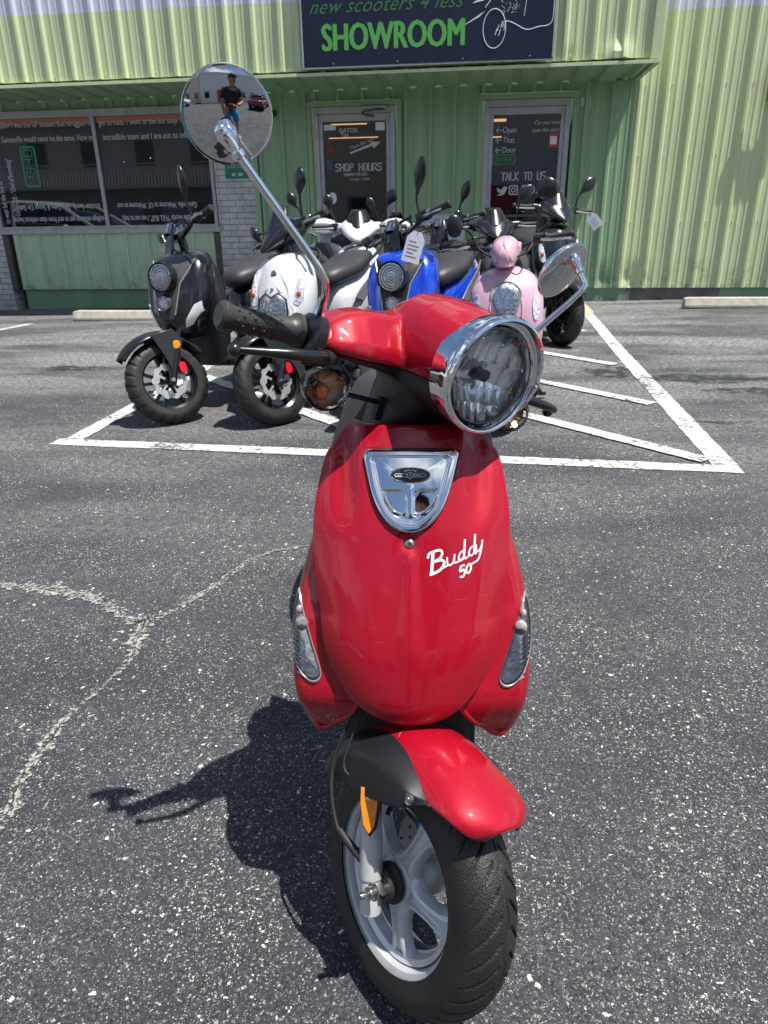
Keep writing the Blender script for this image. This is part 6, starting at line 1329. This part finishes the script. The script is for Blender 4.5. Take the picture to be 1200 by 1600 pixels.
def car(x, y, rz, m, label):
    T = thing('parked_car', label, 'car', (x, y, 0), rz, 'cars parked in the lot')
    mb = MB(); mb.se([(-2.15, 0, .62, .70, .22, 3.5), (-1.95, 0, .62, .84, .32, 4), (-1.0, 0, .64, .90, .36, 5), (1.0, 0, .64, .90, .36, 5), (1.9, 0, .64, .86, .34, 4), (2.12, 0, .62, .72, .24, 3.5)], 'y', 32); bo_ = ob('body', mb, m, T, sub=1)
    mb = MB(); R_ = []
    for y_, z0, z1, w_ in ((-1.35, .92, .96, .72), (-.75, .92, 1.30, .70), (-.2, .92, 1.46, .66), (.5, .92, 1.50, .66), (1.2, .92, 1.40, .67), (1.7, .92, 1.02, .70)):
        R_.append([(-w_-.08, y_, z0), (-w_, y_, z0+(z1-z0)*.7), (-w_*.86, y_, z1), (0, y_, z1+.03), (w_*.86, y_, z1), (w_, y_, z0+(z1-z0)*.7), (w_+.08, y_, z0)])
    mb.rings(R_); ob('cabin', mb, 'glass', T, sub=1)
    mb = MB(); R_ = [[(-w_*.9, y_, z_), (-w_*.5, y_, z_+.035), (0, y_, z_+.045), (w_*.5, y_, z_+.035), (w_*.9, y_, z_)] for y_, z_, w_ in ((-.55, 1.385, .66), (-.2, 1.45, .66), (.5, 1.50, .66), (1.2, 1.42, .66), (1.42, 1.30, .67))]; mb.rings(R_, False, False); ob('roof', mb, m, T, solid=.03)
    for s in (-1, 1):
        mb = MB(); mb.tube([(s*.77, -1.30, .96), (s*.66, -.55, 1.40)], .035, 8); mb.tube([(s*.70, .45, .96), (s*.60, .45, 1.49)], .035, 8); mb.tube([(s*.73, 1.68, 1.02), (s*.62, 1.25, 1.42)], .06, 8); ob('pillars', mb, m, T)
        mb = MB(); mb.ell((s*.95, -.75, 1.02), (.10, .06, .07), 12); ob('door_mirror', mb, m, T)
        mb = MB(); mb.ell((s*.62, -2.0, .70), (.18, .10, .09), 14); ob('headlight', mb, 'bgref', T); mb = MB(); mb.ell((s*.68, 2.0, .80), (.14, .08, .10), 14); ob('tail_light', mb, 'red_lens', T)
        for y_ in (-1.32, 1.32):
            w = bpy.data.objects.new('wheel', None); C.objects.link(w); w.parent = T
            mb = MB(); mb.lathe([(.20, -.1), (.30, -.11), (.33, -.08), (.33, .08), (.30, .11), (.20, .1)], (s*.80, y_, .33), (1, 0, 0), 32, closed=True); ob('tyre', mb, 'rubber', w); mb = MB(); mb.lathe([(0, s*.08), (.05, s*.10), (.20, s*.09), (.21, s*.10), (.21, 0)], (s*.80, y_, .33), (1, 0, 0), 20); ob('rim', mb, 'alloy', w)
car(-8.3, 5.6, radians(90), 'car_white', 'white hatchback reflected in the lettered shop window, parked nearest it')
M['dark_car'] = paint('dark_red_car_paint', (.12, .01, .015), .2, .25)
car(5.0, -4.6, radians(60), 'dark_car', 'dark red car parked behind the photographer, right side of the lot')
car(-7.0, -8.0, radians(80), 'car_white', 'white car parked in front of the beige box building')
car(9.5, -6.5, radians(20), 'silver', 'silver car parked across the lot behind the photographer')
